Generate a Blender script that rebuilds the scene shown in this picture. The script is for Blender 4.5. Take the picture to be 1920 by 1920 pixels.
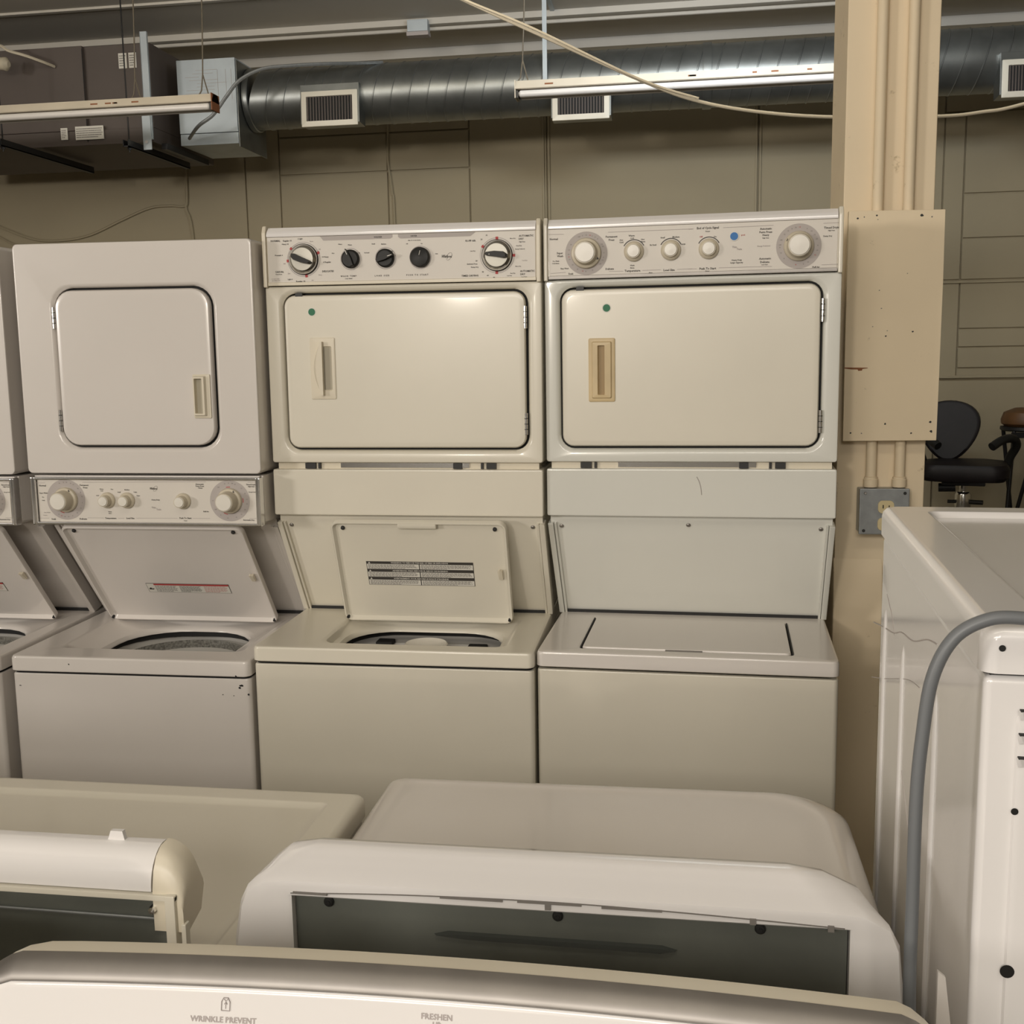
import bpy, bmesh, math, random
from mathutils import Vector, Matrix
random.seed(7)
for o in list(bpy.data.objects): bpy.data.objects.remove(o)
SC = bpy.context.scene
COL = SC.collection
PI = math.pi

# ------------------------------------------------------------------ camera, world, lights, exposure
cd = bpy.data.cameras.new('camera'); cam = bpy.data.objects.new('camera', cd); COL.objects.link(cam)
cd.sensor_width = 36; cd.lens = 36 * 2059.92 / 1920; cd.clip_start = 0.05
def cam_axes(yaw, pitch, roll):
    F0 = Vector((-math.sin(yaw), math.cos(yaw), 0)); R0 = Vector((math.cos(yaw), math.sin(yaw), 0)); U0 = Vector((0, 0, 1))
    F = F0 * math.cos(pitch) - U0 * math.sin(pitch); U = U0 * math.cos(pitch) + F0 * math.sin(pitch)
    R = R0 * math.cos(roll) - U * math.sin(roll); U = U * math.cos(roll) + R0 * math.sin(roll)
    return R, U, F
R_, U_, F_ = cam_axes(.1577, .1436, .017)
cam.matrix_world = Matrix(((R_.x, U_.x, -F_.x, 0), (R_.y, U_.y, -F_.y, 0), (R_.z, U_.z, -F_.z, 1.6141), (0, 0, 0, 1)))
SC.camera = cam

w = bpy.data.worlds.new('world'); SC.world = w; w.use_nodes = True
w.node_tree.nodes['Background'].inputs[0].default_value = (1.0, .86, .66, 1)
w.node_tree.nodes['Background'].inputs[1].default_value = 0.10

def area(name, loc, target, size, size_y, power, color):
    l = bpy.data.lights.new(name, 'AREA'); l.shape = 'RECTANGLE'; l.size = size; l.size_y = size_y
    l.energy = power; l.color = color
    o = bpy.data.objects.new(name, l); COL.objects.link(o); o.location = loc
    o.rotation_euler = (Vector(target) - Vector(loc)).to_track_quat('-Z', 'Y').to_euler()
    return o
# two lamps far behind the photographer, low enough that the front row shadows the wall row below lid height
area('lamp_end_low', (-2.3, -7.6, 2.36), (-.2, 2.4, 1.3), .40, .10, 62, (1.0, .90, .77))
area('lamp_end_high', (-2.3, -7.6, 2.60), (-.2, 2.4, 1.3), .40, .10, 42, (1.0, .90, .77))
area('window_left', (-8.3, -5.2, 2.6), (-1.0, 2.4, 1.5), 1.3, 1.0, 230, (1.0, .93, .86))
# ceiling tubes over the aisles, among unseen fill lights added to lift the room
area('fill_front', (-.7, -2.6, 2.75), (-.3, 2.0, 1.2), 3.0, .7, 78, (1.0, .93, .84))  # added fill behind the photographer, brightens the near consoles
area('lamp_aisle', (-.2, -.6, 3.8), (-.2, 1.8, .8), 2.4, .4, 14, (1.0, .90, .74))
area('fill_ceiling', (.4, 5.0, 3.50), (.7, 6.8, 4.4), 1.6, .3, 46, (.86, .93, 1.0))  # added cool fill aimed up to brighten the ceiling
area('lamp_far', (-1.0, 3.6, 3.85), (-.6, 9.0, 1.6), 5.5, .35, 28, (1.0, .88, .66))
area('fill_ceiling_left', (-3.0, 3.2, 3.1), (-3.0, 5.2, 4.3), 4.0, .3, 34, (1.0, .92, .80))  # added warm fill without a fixture, lifts the ceiling at left

vs = SC.view_settings
vs.view_transform = 'Standard'; vs.look = 'None'; vs.exposure = -0.02; vs.gamma = 1.0; vs.use_curve_mapping = False
SC.cycles.max_bounces = 8

# ------------------------------------------------------------------ materials
MATS = {}
def mat(name, col, rough=.5, metal=0.0, spec=.5, noise=0.0, nscale=6.0, coat=0.0, bump=0.0, bscale=60.0, dirt=None, wave=None, trans=0.0):
    if name in MATS: return MATS[name]
    m = bpy.data.materials.new(name); m.use_nodes = True; nt = m.node_tree; b = nt.nodes['Principled BSDF']
    b.inputs['Roughness'].default_value = rough; b.inputs['Metallic'].default_value = metal
    b.inputs['Specular IOR Level'].default_value = spec; b.inputs['Coat Weight'].default_value = coat
    b.inputs['Coat Roughness'].default_value = .08
    tc = nt.nodes.new('ShaderNodeTexCoord')
    c = (*col, 1)
    if noise or dirt:
        n = nt.nodes.new('ShaderNodeTexNoise'); n.inputs['Scale'].default_value = nscale; n.inputs['Detail'].default_value = 6
        nt.links.new(tc.outputs['Object'], n.inputs['Vector'])
        r = nt.nodes.new('ShaderNodeValToRGB'); nt.links.new(n.outputs['Fac'], r.inputs[0])
        r.color_ramp.elements[0].position = .35; r.color_ramp.elements[1].position = .65
        r.color_ramp.elements[0].color = tuple(x * (1 - noise) for x in col) + (1,); r.color_ramp.elements[1].color = c
        out = r.outputs[0]
        if dirt:
            dcol, dscale, th = dirt
            n2 = nt.nodes.new('ShaderNodeTexNoise'); n2.inputs['Scale'].default_value = dscale; n2.inputs['Detail'].default_value = 8; n2.inputs['Roughness'].default_value = .7
            nt.links.new(tc.outputs['Object'], n2.inputs['Vector'])
            r2 = nt.nodes.new('ShaderNodeValToRGB'); nt.links.new(n2.outputs['Fac'], r2.inputs[0])
            r2.color_ramp.elements[0].position = th; r2.color_ramp.elements[0].color = (0, 0, 0, 1)
            r2.color_ramp.elements[1].position = th + .06; r2.color_ramp.elements[1].color = (1, 1, 1, 1)
            mx = nt.nodes.new('ShaderNodeMix'); mx.data_type = 'RGBA'
            nt.links.new(r2.outputs[0], mx.inputs[0]); nt.links.new(out, mx.inputs[6]); mx.inputs[7].default_value = (*dcol, 1)
            out = mx.outputs[2]
        nt.links.new(out, b.inputs['Base Color'])
    else:
        b.inputs['Base Color'].default_value = c
    if bump:
        n3 = nt.nodes.new('ShaderNodeTexNoise'); n3.inputs['Scale'].default_value = bscale; n3.inputs['Detail'].default_value = 3
        nt.links.new(tc.outputs['Object'], n3.inputs['Vector'])
        bp = nt.nodes.new('ShaderNodeBump'); bp.inputs['Strength'].default_value = bump; bp.inputs['Distance'].default_value = .01
        nt.links.new(n3.outputs['Fac'], bp.inputs['Height']); nt.links.new(bp.outputs[0], b.inputs['Normal'])
    MATS[name] = m
    return m
mat('enamel', (.74, .70, .66), .22, spec=.5, noise=.03, nscale=3, coat=.25, bump=.012, bscale=9)
mat('enamel_cool', (.74, .74, .685), .20, spec=.5, noise=.03, nscale=3, coat=.3, bump=.012, bscale=9)
mat('enamel_cream', (.77, .73, .625), .28, spec=.5, noise=.035, nscale=4, coat=.15, bump=.012, bscale=9)
mat('enamel_white', (.84, .82, .81), .18, noise=.02, nscale=3, coat=.35, bump=.01, bscale=8)
mat('plastic_white', (.80, .77, .74), .30, noise=.03, nscale=5)
mat('plastic_cream', (.74, .68, .55), .35, noise=.04, nscale=10)
mat('plastic_yellowed', (.66, .52, .30), .4, noise=.12, nscale=14)
mat('pull_shade_tan', (.34, .235, .11), .5)  # darker tan paints in the depth shade of the shallow pull pocket
mat('pull_shade_grey', (.42, .385, .30), .5)  # same for the cream pulls: pocket shade put into the colour
mat('knob_beige', (.62, .56, .44), .35)
mat('knob_white', (.80, .77, .70), .3)
mat('panel_face', (.70, .66, .60), .42)
mat('print_grey', (.42, .38, .37), .6)
mat('print_dark', (.05, .045, .04), .6)
mat('print_red', (.45, .05, .05), .6)
mat('print_pale', (.46, .42, .40), .6)
mat('print_mid', (.20, .185, .17), .6)
mat('slot_shade', (.045, .05, .045), .6)  # near black painted in for the shade of the pressed slot
mat('black', (.012, .012, .012), .45)
mat('black_plastic', (.018, .018, .017), .45, spec=.3)
mat('chrome', (.82, .82, .82), .16, 1.0)
mat('brushed', (.36, .34, .32), .5, .9, noise=.1, nscale=20)
mat('silver_knob', (.60, .58, .51), .38, .15)
mat('dark_gap', (.02, .02, .02), .8)
mat('steel_back', (.155, .165, .145), .55, .25, noise=.25, nscale=7, bump=.05, bscale=18)
mat('duct_metal', (.27, .285, .28), .36, .85, noise=.25, nscale=5, bump=.03, bscale=8)
mat('sheet_metal', (.50, .56, .60), .5, .4, noise=.12, nscale=5)
mat('duct_brown', (.11, .09, .08), .6, noise=.1, nscale=3)
mat('black_steel', (.02, .02, .022), .45, .4)
mat('wall_paint', (.40, .345, .235), .75, noise=.05, nscale=1.2, dirt=((.16, .13, .08), 1.7, .74))
mat('ceiling_paint', (.60, .57, .51), .8, noise=.08, nscale=.8)
mat('cream_paint', (.84, .71, .51), .6, noise=.05, nscale=3, dirt=((.50, .40, .25), 9, .635), bump=.06, bscale=14)
mat('cream_board', (.86, .73, .525), .65, noise=.05, nscale=4, dirt=((.52, .43, .29), 12, .625))
mat('bare_wood', (.25, .09, .03), .7)
mat('floor_concrete', (.14, .12, .09), .7, noise=.25, nscale=2)
mat('galvanised', (.34, .36, .37), .42, .6, noise=.15, nscale=40)
mat('outlet_ivory', (.68, .58, .34), .4)
mat('lamp_housing', (.60, .54, .44), .5, noise=.08, nscale=6)
mat('lamp_tube', (.66, .64, .62), .25)
mat('rust', (.22, .08, .03), .7)
mat('cable_white', (.62, .56, .44), .5)
mat('cable_dark', (.12, .10, .07), .6)
mat('cord_grey', (.16, .17, .18), .42)
mat('leather', (.012, .009, .010), .5, spec=.3, noise=.2, nscale=20)
mat('brown_leather', (.14, .065, .022), .5, noise=.3, nscale=12)
mat('tub_grey', (.42, .41, .37), .35, .2, noise=.55, nscale=160)
mat('tub_plastic', (.60, .58, .54), .35)
mat('sticker_green', (.01, .16, .07), .5)
mat('sticker_blue', (.02, .17, .48), .5)
mat('sticker_white', (.72, .70, .64), .5)
mat('rubber', (.03, .03, .03), .7)

# ------------------------------------------------------------------ mesh helper
TXT = {}
def text_geo(s):
    if s in TXT: return TXT[s]
    c = bpy.data.curves.new('t', 'FONT'); c.body = s; c.size = 1; c.align_x = 'CENTER'; c.align_y = 'CENTER'; c.resolution_u = 1; c.offset = .022
    o = bpy.data.objects.new('t', c); COL.objects.link(o)
    dg = bpy.context.evaluated_depsgraph_get(); me = bpy.data.meshes.new_from_object(o.evaluated_get(dg))
    g = ([v.co.copy() for v in me.vertices], [tuple(p.vertices) for p in me.polygons])
    bpy.data.objects.remove(o); bpy.data.curves.remove(c); bpy.data.meshes.remove(me)
    TXT[s] = g
    return g

class MB:
    def __init__(s): s.v = []; s.f = []; s.mi = []; s.sm = []; s.mats = []; s.cur = 0; s.M = None
    def m(s, name):
        if name not in s.mats: s.mats.append(name)
        s.cur = s.mats.index(name); return s
    def add(s, vs, fs, smooth=False):
        b = len(s.v)
        s.v += [(s.M @ Vector(v) if s.M else Vector(v)) for v in vs]
        for f in fs: s.f.append(tuple(b + i for i in f)); s.mi.append(s.cur); s.sm.append(smooth)
        return s
    def from_bm(s, bm, smooth=False):
        bm.verts.index_update(); s.add([v.co.copy() for v in bm.verts], [tuple(v.index for v in f.verts) for f in bm.faces], smooth); bm.free(); return s
    def box(s, x0, x1, y0, y1, z0, z1, bv=0, seg=2):
        bm = bmesh.new(); bmesh.ops.create_cube(bm, size=1)
        for v in bm.verts: v.co = Vector(((x0 + x1) / 2 + v.co.x * (x1 - x0), (y0 + y1) / 2 + v.co.y * (y1 - y0), (z0 + z1) / 2 + v.co.z * (z1 - z0)))
        if bv: bmesh.ops.bevel(bm, geom=list(bm.edges), offset=bv, segments=seg, affect='EDGES', profile=.5)
        return s.from_bm(bm, bool(bv))
    def loft(s, loops, cap0=False, cap1=False, smooth=True, close=False):
        n = len(loops[0]); vs = [p for l in loops for p in l]; fs = []
        for k in range(len(loops) - 1 + (1 if close else 0)):
            a, b = k * n, ((k + 1) % len(loops)) * n
            for i in range(n): j = (i + 1) % n; fs.append((a + i, a + j, b + j, b + i))
        if cap0: fs.append(tuple(range(n - 1, -1, -1)))
        if cap1: fs.append(tuple((len(loops) - 1) * n + i for i in range(n)))
        return s.add(vs, fs, smooth)
    def prism(s, prof, x0, x1, bv=0, seg=2):   # prof = [(y, z)], extruded along x
        bm = bmesh.new(); a = [bm.verts.new((x0, y, z)) for y, z in prof]; b = [bm.verts.new((x1, y, z)) for y, z in prof]; n = len(prof)
        bm.faces.new(a); bm.faces.new(b[::-1])
        for i in range(n): bm.faces.new((a[i], b[i], b[(i + 1) % n], a[(i + 1) % n]))
        bmesh.ops.recalc_face_normals(bm, faces=bm.faces)
        if bv: bmesh.ops.bevel(bm, geom=list(bm.edges), offset=bv, segments=seg, affect='EDGES', profile=.5)
        return s.from_bm(bm, bool(bv))
    def poly_y(s, pts, y0, y1, bv=0):   # outline (x, z) extruded in y
        bm = bmesh.new(); a = [bm.verts.new((x, y0, z)) for x, z in pts]; b = [bm.verts.new((x, y1, z)) for x, z in pts]; n = len(pts)
        bm.faces.new(a); bm.faces.new(b[::-1])
        for i in range(n): bm.faces.new((a[i], b[i], b[(i + 1) % n], a[(i + 1) % n]))
        bmesh.ops.recalc_face_normals(bm, faces=bm.faces)
        if bv: bmesh.ops.bevel(bm, geom=list(bm.edges), offset=bv, segments=2, affect='EDGES', profile=.5)
        return s.from_bm(bm, bool(bv))
    def lathe(s, prof, org, axis=(0, -1, 0), n=40, smooth=True, caps=True):   # prof = [(r, t)]
        ax = Vector(axis).normalized(); u = ax.orthogonal().normalized(); w_ = ax.cross(u); org = Vector(org)
        loops = [[org + ax * t + (u * math.cos(2 * PI * i / n) + w_ * math.sin(2 * PI * i / n)) * max(r, 1e-5) for i in range(n)] for r, t in prof]
        return s.loft(loops, cap0=caps and prof[0][0] > 1e-4, cap1=caps and prof[-1][0] > 1e-4, smooth=smooth)
    def cyl(s, p0, p1, r, r1=None, n=20):
        p0, p1 = Vector(p0), Vector(p1); return s.lathe([(r, 0), (r if r1 is None else r1, (p1 - p0).length)], p0, p1 - p0, n)
    def tube(s, pts, r, n=8, k=6):
        P = [Vector(p) for p in pts]; Q = []
        if k > 1 and len(P) > 2:
            for i in range(len(P) - 1):
                a = P[max(i - 1, 0)]; b = P[i]; c = P[i + 1]; d = P[min(i + 2, len(P) - 1)]
                for j in range(k):
                    t = j / k; Q.append(.5 * ((2 * b) + (c - a) * t + (2 * a - 5 * b + 4 * c - d) * t * t + (3 * b - a - 3 * c + d) * t ** 3))
            Q.append(P[-1])
        else: Q = P
        loops = []; prev = None
        for i, q in enumerate(Q):
            t = (Q[min(i + 1, len(Q) - 1)] - Q[max(i - 1, 0)]).normalized()
            u = (prev - t * prev.dot(t)).normalized() if prev else t.orthogonal().normalized()
            prev = u; v = t.cross(u)
            loops.append([q + (u * math.cos(2 * PI * a / n) + v * math.sin(2 * PI * a / n)) * r for a in range(n)])
        return s.loft(loops, True, True)
    def text(s, string, c, h, right=(1, 0, 0), up=(0, 0, 1)):
        vs, fs = text_geo(string); c = Vector(c); r = Vector(right) * h * 1.5; u = Vector(up) * h * 1.5
        return s.add([c + r * v.x + u * v.y for v in vs], fs)
    def quad(s, a, b, c, d): return s.add([a, b, c, d], [(0, 1, 2, 3)])
    def build(s, name, parent=None, default='enamel'):
        me = bpy.data.meshes.new(name); me.from_pydata([tuple(v) for v in s.v], [], s.f)
        for n in (s.mats or [default]): me.materials.append(MATS[n])
        if s.mats: me.polygons.foreach_set('material_index', s.mi)
        me.polygons.foreach_set('use_smooth', s.sm)
        me.update()
        me.set_sharp_from_angle(angle=math.radians(38))
        o = bpy.data.objects.new(name, me); COL.objects.link(o)
        if any(s.sm):
            wn = o.modifiers.new('even_shading', 'WEIGHTED_NORMAL'); wn.mode = 'FACE_AREA'; wn.weight = 100; wn.keep_sharp = True
        if parent: o.parent = parent
        return o
def mb(name=None):
    b = MB()
    if name: b.m(name)
    return b
def rr(cx, cz, w_, h, r, n=6):
    """rounded rectangle, counter-clockwise; r one radius or four (bl, br, tr, tl)"""
    if not isinstance(r, (tuple, list)): r = (r,) * 4
    out = []
    for (sx, sz, a0), q in zip(((-1, -1, PI), (1, -1, 1.5 * PI), (1, 1, 0), (-1, 1, .5 * PI)), r):
        ox, oz = cx + sx * (w_ / 2 - q), cz + sz * (h / 2 - q)
        for i in range(n + 1):
            a = a0 + i / n * PI / 2; out.append((ox + q * math.cos(a), oz + q * math.sin(a)))
    return out
def XZ(l, y): return [(a, y, b) for a, b in l]
def XY(l, z): return [(a, b, z) for a, b in l]

def empty(name, loc, rz=0, ry=0, label=None, cat=None, group=None):
    o = bpy.data.objects.new(name, None); COL.objects.link(o); o.location = loc; o.rotation_euler = (0, ry, rz)
    o.empty_display_size = .1
    tag(o, label, cat, group); return o
def tag(o, label=None, cat=None, group=None, kind=None):
    if label: o['label'] = label
    if cat: o['category'] = cat
    if group: o['group'] = group
    if kind: o['kind'] = kind
    return o
def struct(o): o['kind'] = 'structure'; return o
def copy_tree(o, parent=None):
    c = o.copy(); COL.objects.link(c)
    if parent: c.parent = parent
    for ch in list(o.children): copy_tree(ch, c)
    return c

# ------------------------------------------------------------------ lettering measured on the machines: (words, x, z, height in mm, ink)
TEXT_RIGHT=[
  ('Normal', -0.3201, 1.8815, 4.2, 0),
  ('Super', -0.3061, 1.8484, 4.2, 0),
  ('Wash', -0.3052, 1.8413, 4.2, 0),
  ('Pre Wash', -0.3154, 1.8298, 2.6, 0),
  ('Cold Rinse', -0.3164, 1.8246, 2.6, 0),
  ('Easy Wash', -0.2946, 1.812, 3, 0),
  ('Soak', -0.28, 1.7994, 4, 0),
  ('Permanent', -0.1823, 1.8823, 4.2, 0),
  ('Press', -0.1823, 1.8748, 4.2, 0),
  ('Delicate', -0.1869, 1.8079, 4, 0),
  ('Hot', -0.159, 1.8735, 3.2, 0),
  ('Cold', -0.159, 1.8683, 3.2, 0),
  ('Warm', -0.1348, 1.8829, 3.6, 0),
  ('Cold', -0.1338, 1.8769, 3, 0),
  ('Hot', -0.1087, 1.8735, 3.2, 0),
  ('Warm', -0.1087, 1.8683, 3, 0),
  ('Wash', -0.1333, 1.8143, 3, 0),
  ('Rinse', -0.1333, 1.8087, 3, 0),
  ('Temperature', -0.1329, 1.802, 4.6, 0),
  ('Rinse', -0.0901, 1.7961, 2.6, 0),
  ('Load Size', -0.0472, 1.801, 4.6, 0),
  ('Ex Small', -0.0845, 1.8599, 3, 0),
  ('Small', -0.0621, 1.8758, 3.2, 0),
  ('Medium', -0.0314, 1.8762, 3.4, 0),
  ('Large', -0.0147, 1.8597, 3.2, 0),
  ('End of Cycle Signal', 0.0417, 1.8941, 4.4, 0),
  ('Dryer', 0.0417, 1.8864, 2.8, 0),
  ('Off', 0.0262, 1.8744, 3.4, 1),
  ('On', 0.0584, 1.8738, 3.2, 0),
  ('Push To Start', 0.0421, 1.8017, 4.6, 0),
  ('Dryer', 0.0417, 1.796, 2.6, 0),
  ('Thin', 0.1028, 1.8486, 4, 2),
  ('Twin', 0.1138, 1.8436, 4, 2),
  ('Heavy Duty', 0.1082, 1.8189, 3.2, 0),
  ('Large Capacity', 0.1082, 1.8132, 3.2, 0),
  ('Automatic', 0.1735, 1.8873, 4.2, 0),
  ('Perm Press', 0.1731, 1.8798, 4.2, 0),
  ('Heavy', 0.1731, 1.8732, 4, 0),
  ('High Heat', 0.1731, 1.8666, 2.4, 0),
  ('Energy Preferred', 0.1691, 1.8487, 2.8, 2),
  ('Automatic', 0.1725, 1.8201, 4.2, 0),
  ('Delicate', 0.1719, 1.8125, 4.2, 0),
  ('Low Heat', 0.1715, 1.8066, 2.4, 0),
  ('Timed Drying', 0.3208, 1.8845, 4.4, 0),
  ('High Heat', 0.3188, 1.8782, 2.4, 0),
  ('Damp Dry', 0.3109, 1.866, 3, 0),
  ('Fluff Air', 0.2866, 1.7974, 3.4, 0),
  ('pool', 0.1221, 1.8753, 3.2, 1)]
LINES_RIGHT=[
  ((-0.3331, 1.8928), (-0.2959, 1.8922)),
  ((-0.1906, 1.893), (0.0086, 1.8933)),
  ((-0.0037, 1.8929), (0.0063, 1.8927)),
  ((0.0769, 1.8934), (0.1904, 1.8946)),
  ((-0.3285, 1.8018), (-0.2921, 1.8032)),
  ((-0.1888, 1.8024), (-0.1553, 1.8021)),
  ((-0.1096, 1.8022), (-0.0659, 1.8024)),
  ((-0.0286, 1.8021), (0.0068, 1.8024)),
  ((-0.0037, 1.8019), (0.0172, 1.8021)),
  ((0.0676, 1.8028), (0.1884, 1.8023)),
  ((0.3009, 1.8948), (0.3437, 1.8952)),
  ((0.2989, 1.8023), (0.3427, 1.8027))]
TEXT_MIDDLE=[
  ('NORMAL', -0.3108, 1.8952, 4, 0),
  ('Regular 10', -0.2805, 1.8949, 3.4, 0),
  ('Heavy 14', -0.2863, 1.8869, 3, 0),
  ('6 Light', -0.2477, 1.8989, 3, 0),
  ('Prewash 6', -0.3037, 1.8605, 3.2, 0),
  ('CASUAL', -0.3037, 1.8205, 4, 0),
  ('Perm Press', -0.3054, 1.8147, 2.4, 0),
  ('Light 6', -0.277, 1.8022, 3, 0),
  ('Regular 10', -0.2504, 1.7966, 3.6, 0),
  ('Rinse', -0.2191, 1.8921, 2.6, 2),
  ('Off', -0.1998, 1.8727, 2.6, 2),
  ('10 Heavy', -0.1859, 1.8541, 3, 0),
  ('6 Regular', -0.1814, 1.8416, 3.4, 0),
  ('DELICATES', -0.1799, 1.8195, 4, 0),
  ('Rinse', -0.1998, 1.8112, 2.6, 2),
  ('Off', -0.2206, 1.7986, 2.6, 2),
  ('Off', -0.2906, 1.84, 2.6, 2),
  ('Spin', -0.2794, 1.8166, 2.6, 2),
  ('DO NOT OPEN', -0.3147, 1.8038, 2, 2),
  ('LID WHILE SPIN', -0.3137, 1.7996, 2, 2),
  ('WASHER', -0.0514, 1.8979, 3.4, 0),
  ('W A S H   T E M P', -0.1283, 1.8067, 3.4, 0),
  ('COLD RINSE', -0.1283, 1.8006, 2.2, 0),
  ('L O A D   S I Z E', -0.0443, 1.806, 3.4, 0),
  ('Hot', -0.1654, 1.8623, 2.6, 0),
  ('Warm', -0.1467, 1.8833, 2.6, 0),
  ('Warm', -0.1225, 1.8811, 2.6, 0),
  ('Cold', -0.1013, 1.8617, 2.4, 0),
  ('Small', -0.0636, 1.882, 2.6, 0),
  ('Medium', -0.0375, 1.881, 2.6, 0),
  ('Ex Small', -0.0804, 1.8615, 2.4, 0),
  ('Large', -0.0182, 1.8639, 2.4, 0),
  ('DRYER', 0.0377, 1.8982, 3.4, 0),
  ('END OF CYCLE SIGNAL', 0.0387, 1.8879, 2, 0),
  ('Off', 0.0201, 1.88, 2.4, 0),
  ('On', 0.0563, 1.8797, 2.4, 0),
  ('P U S H   T O   S T A R T', 0.0439, 1.806, 3.4, 0),
  ('FLUFF AIR', 0.1763, 1.8831, 3.8, 0),
  ('20', 0.2032, 1.8857, 3, 0),
  ('10', 0.2152, 1.8949, 3, 0),
  ('Less Dry', 0.1815, 1.8591, 2.4, 0),
  ('20', 0.1902, 1.8357, 3, 0),
  ('Synthetic Press', 0.1794, 1.8286, 2.8, 0),
  ('Damp Dry', 0.1856, 1.8211, 2.8, 0),
  ('TIMED DRYING', 0.1736, 1.801, 4, 0),
  ('40', 0.2053, 1.8094, 3, 0),
  ('60', 0.2171, 1.8007, 3, 0),
  ('80', 0.2322, 1.7956, 3, 0),
  ('AUTOMATIC', 0.3113, 1.8914, 4, 0),
  ('DRY', 0.2988, 1.8843, 4, 0),
  ('High Heat', 0.3011, 1.8777, 2.4, 0),
  ('More Dry', 0.2788, 1.8861, 2.2, 0),
  ('Very Dry', 0.2933, 1.8687, 2.4, 0),
  ('Energy Preferred', 0.2959, 1.861, 2.2, 0),
  ('Less Dry', 0.3067, 1.8342, 2.4, 2),
  ('More Dry', 0.2912, 1.8207, 2.2, 0),
  ('AUTOMATIC', 0.3133, 1.809, 4, 0),
  ('DRY', 0.3019, 1.8018, 4, 0),
  ('Low Heat', 0.305, 1.7956, 2.4, 0),
  ('Very Dry', 0.2777, 1.8047, 2.2, 0),
  ('Less Dry', 0.2695, 1.7992, 2.2, 0),
  ('PERM', 0.0925, 1.8547, 1.8, 0)]
LINES_MIDDLE=[
  ((-0.3253, 1.7918), (0.0156, 1.7934)),
  ((-0.0099, 1.791), (0.3377, 1.7902))]
TEXT_NARROW=[
  ('Normal', -0.2695, 1.2967, 4, 0),
  ('Super Wash', -0.2683, 1.2775, 3, 0),
  ('Pre', -0.2703, 1.2668, 2.6, 0),
  ('Soak', -0.2703, 1.2586, 2.6, 0),
  ('Easy Wash', -0.262, 1.2272, 2.6, 2),
  ('Cotton', -0.2683, 1.2201, 2.6, 2),
  ('Soak', -0.2454, 1.2102, 4, 0),
  ('Delicate', -0.1645, 1.2112, 4, 0),
  ('Permanent', -0.1562, 1.2982, 3.6, 0),
  ('Press', -0.1533, 1.2921, 3.6, 0),
  ('Warm', -0.1098, 1.2885, 2.6, 0),
  ('Cold', -0.1098, 1.284, 2.4, 0),
  ('Hot', -0.0816, 1.2881, 2.6, 0),
  ('Cold', -0.1218, 1.272, 2.6, 0),
  ('Wash', -0.0907, 1.2302, 2.6, 0),
  ('Rinse', -0.0907, 1.2261, 2.4, 0),
  ('Temperature', -0.0898, 1.2138, 3.8, 0),
  ('Medium', -0.0413, 1.287, 2.8, 0),
  ('Small', -0.0629, 1.2809, 2.6, 0),
  ('Large', -0.0193, 1.2815, 2.6, 0),
  ('Super', -0.0118, 1.2722, 2.6, 0),
  ('Load Size', -0.0367, 1.2141, 3.8, 0),
  ('Heavy Duty', 0.0338, 1.2617, 3, 0),
  ('Thin', 0.0276, 1.242, 4.2, 2),
  ('Twin', 0.0408, 1.2372, 4.2, 2),
  ('Push To Start', 0.1105, 1.2156, 3.8, 0),
  ('Dryer', 0.1105, 1.209, 2.4, 0),
  ('Automatic', 0.1529, 1.3021, 3.4, 0),
  ('Perm Press', 0.1529, 1.2972, 3.2, 0),
  ('Heavy', 0.1541, 1.2927, 3, 0),
  ('Fluff Air', 0.1661, 1.2327, 3, 0),
  ('Timed Drying', 0.2877, 1.3018, 3.2, 0),
  ('High Heat', 0.2877, 1.2969, 2.8, 0),
  ('Energy Preferred', 0.2919, 1.283, 2.2, 0),
  ('Automatic Dry', 0.2773, 1.212, 3.2, 0)]
LINES_NARROW=[
  ((-0.2911, 1.3038), (-0.262, 1.3042)),
  ((-0.1604, 1.3055), (0.1695, 1.3085)),
  ((-0.1521, 1.2143), (-0.1085, 1.2144)),
  ((-0.0699, 1.2141), (-0.0533, 1.2143)),
  ((-0.0201, 1.2147), (0.0894, 1.2153)),
  ((0.13, 1.2154), (0.1757, 1.2156)),
  ((0.2794, 1.3079), (0.3043, 1.3082)),
  ((0.2794, 1.2165), (0.3105, 1.2169)),
  ((-0.2828, 1.2126), (-0.2579, 1.2129))]
INK = {0: 'print_dark', 1: 'print_red', 2: 'print_grey'}
def lettering(name, rows, lines, y, parent, lw=.0008):
    b = mb('print_dark')
    for s, x, z, h, c in rows:
        b.m(INK[c]); b.text(s, (x, y, z), h / 1000)
    b.m('print_grey')
    for (x0, z0), (x1, z1) in lines: b.quad((x0, y, z0 - lw / 2), (x1, y, z1 - lw / 2), (x1, y, z1 + lw / 2), (x0, y, z0 + lw / 2))
    return b.build(name, parent)
def brand_script(b, x, z, h, y):
    """slanted script word with the looping swoosh through it"""
    b.m('print_dark')
    vs, fs = text_geo('Whirlpool')
    b.add([(x + (v.x * .62 + v.y * .25) * h * 1.5, y, z + v.y * h * 1.5) for v in vs], fs)
    pts = []
    for i in range(26):
        a = -2.4 + i / 25 * 5.4
        pts.append((x + h * (.9 + 1.5 * math.cos(a) * .62 + 1.0 * math.sin(a) * .55), y, z + h * 1.35 * math.sin(a)))
    b.tube(pts, h * .04, 4, 1)
def arc(b, cx, cz, r0, r1, a0, a1, y, n=40):
    v = []; f = []
    for i in range(n + 1):
        a = math.radians(a0 + (a1 - a0) * i / n)
        v += [(cx + r0 * math.cos(a), y, cz + r0 * math.sin(a)), (cx + r1 * math.cos(a), y, cz + r1 * math.sin(a))]
    for i in range(n): f.append((2 * i, 2 * i + 1, 2 * i + 3, 2 * i + 2))
    b.add(v, f)
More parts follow.
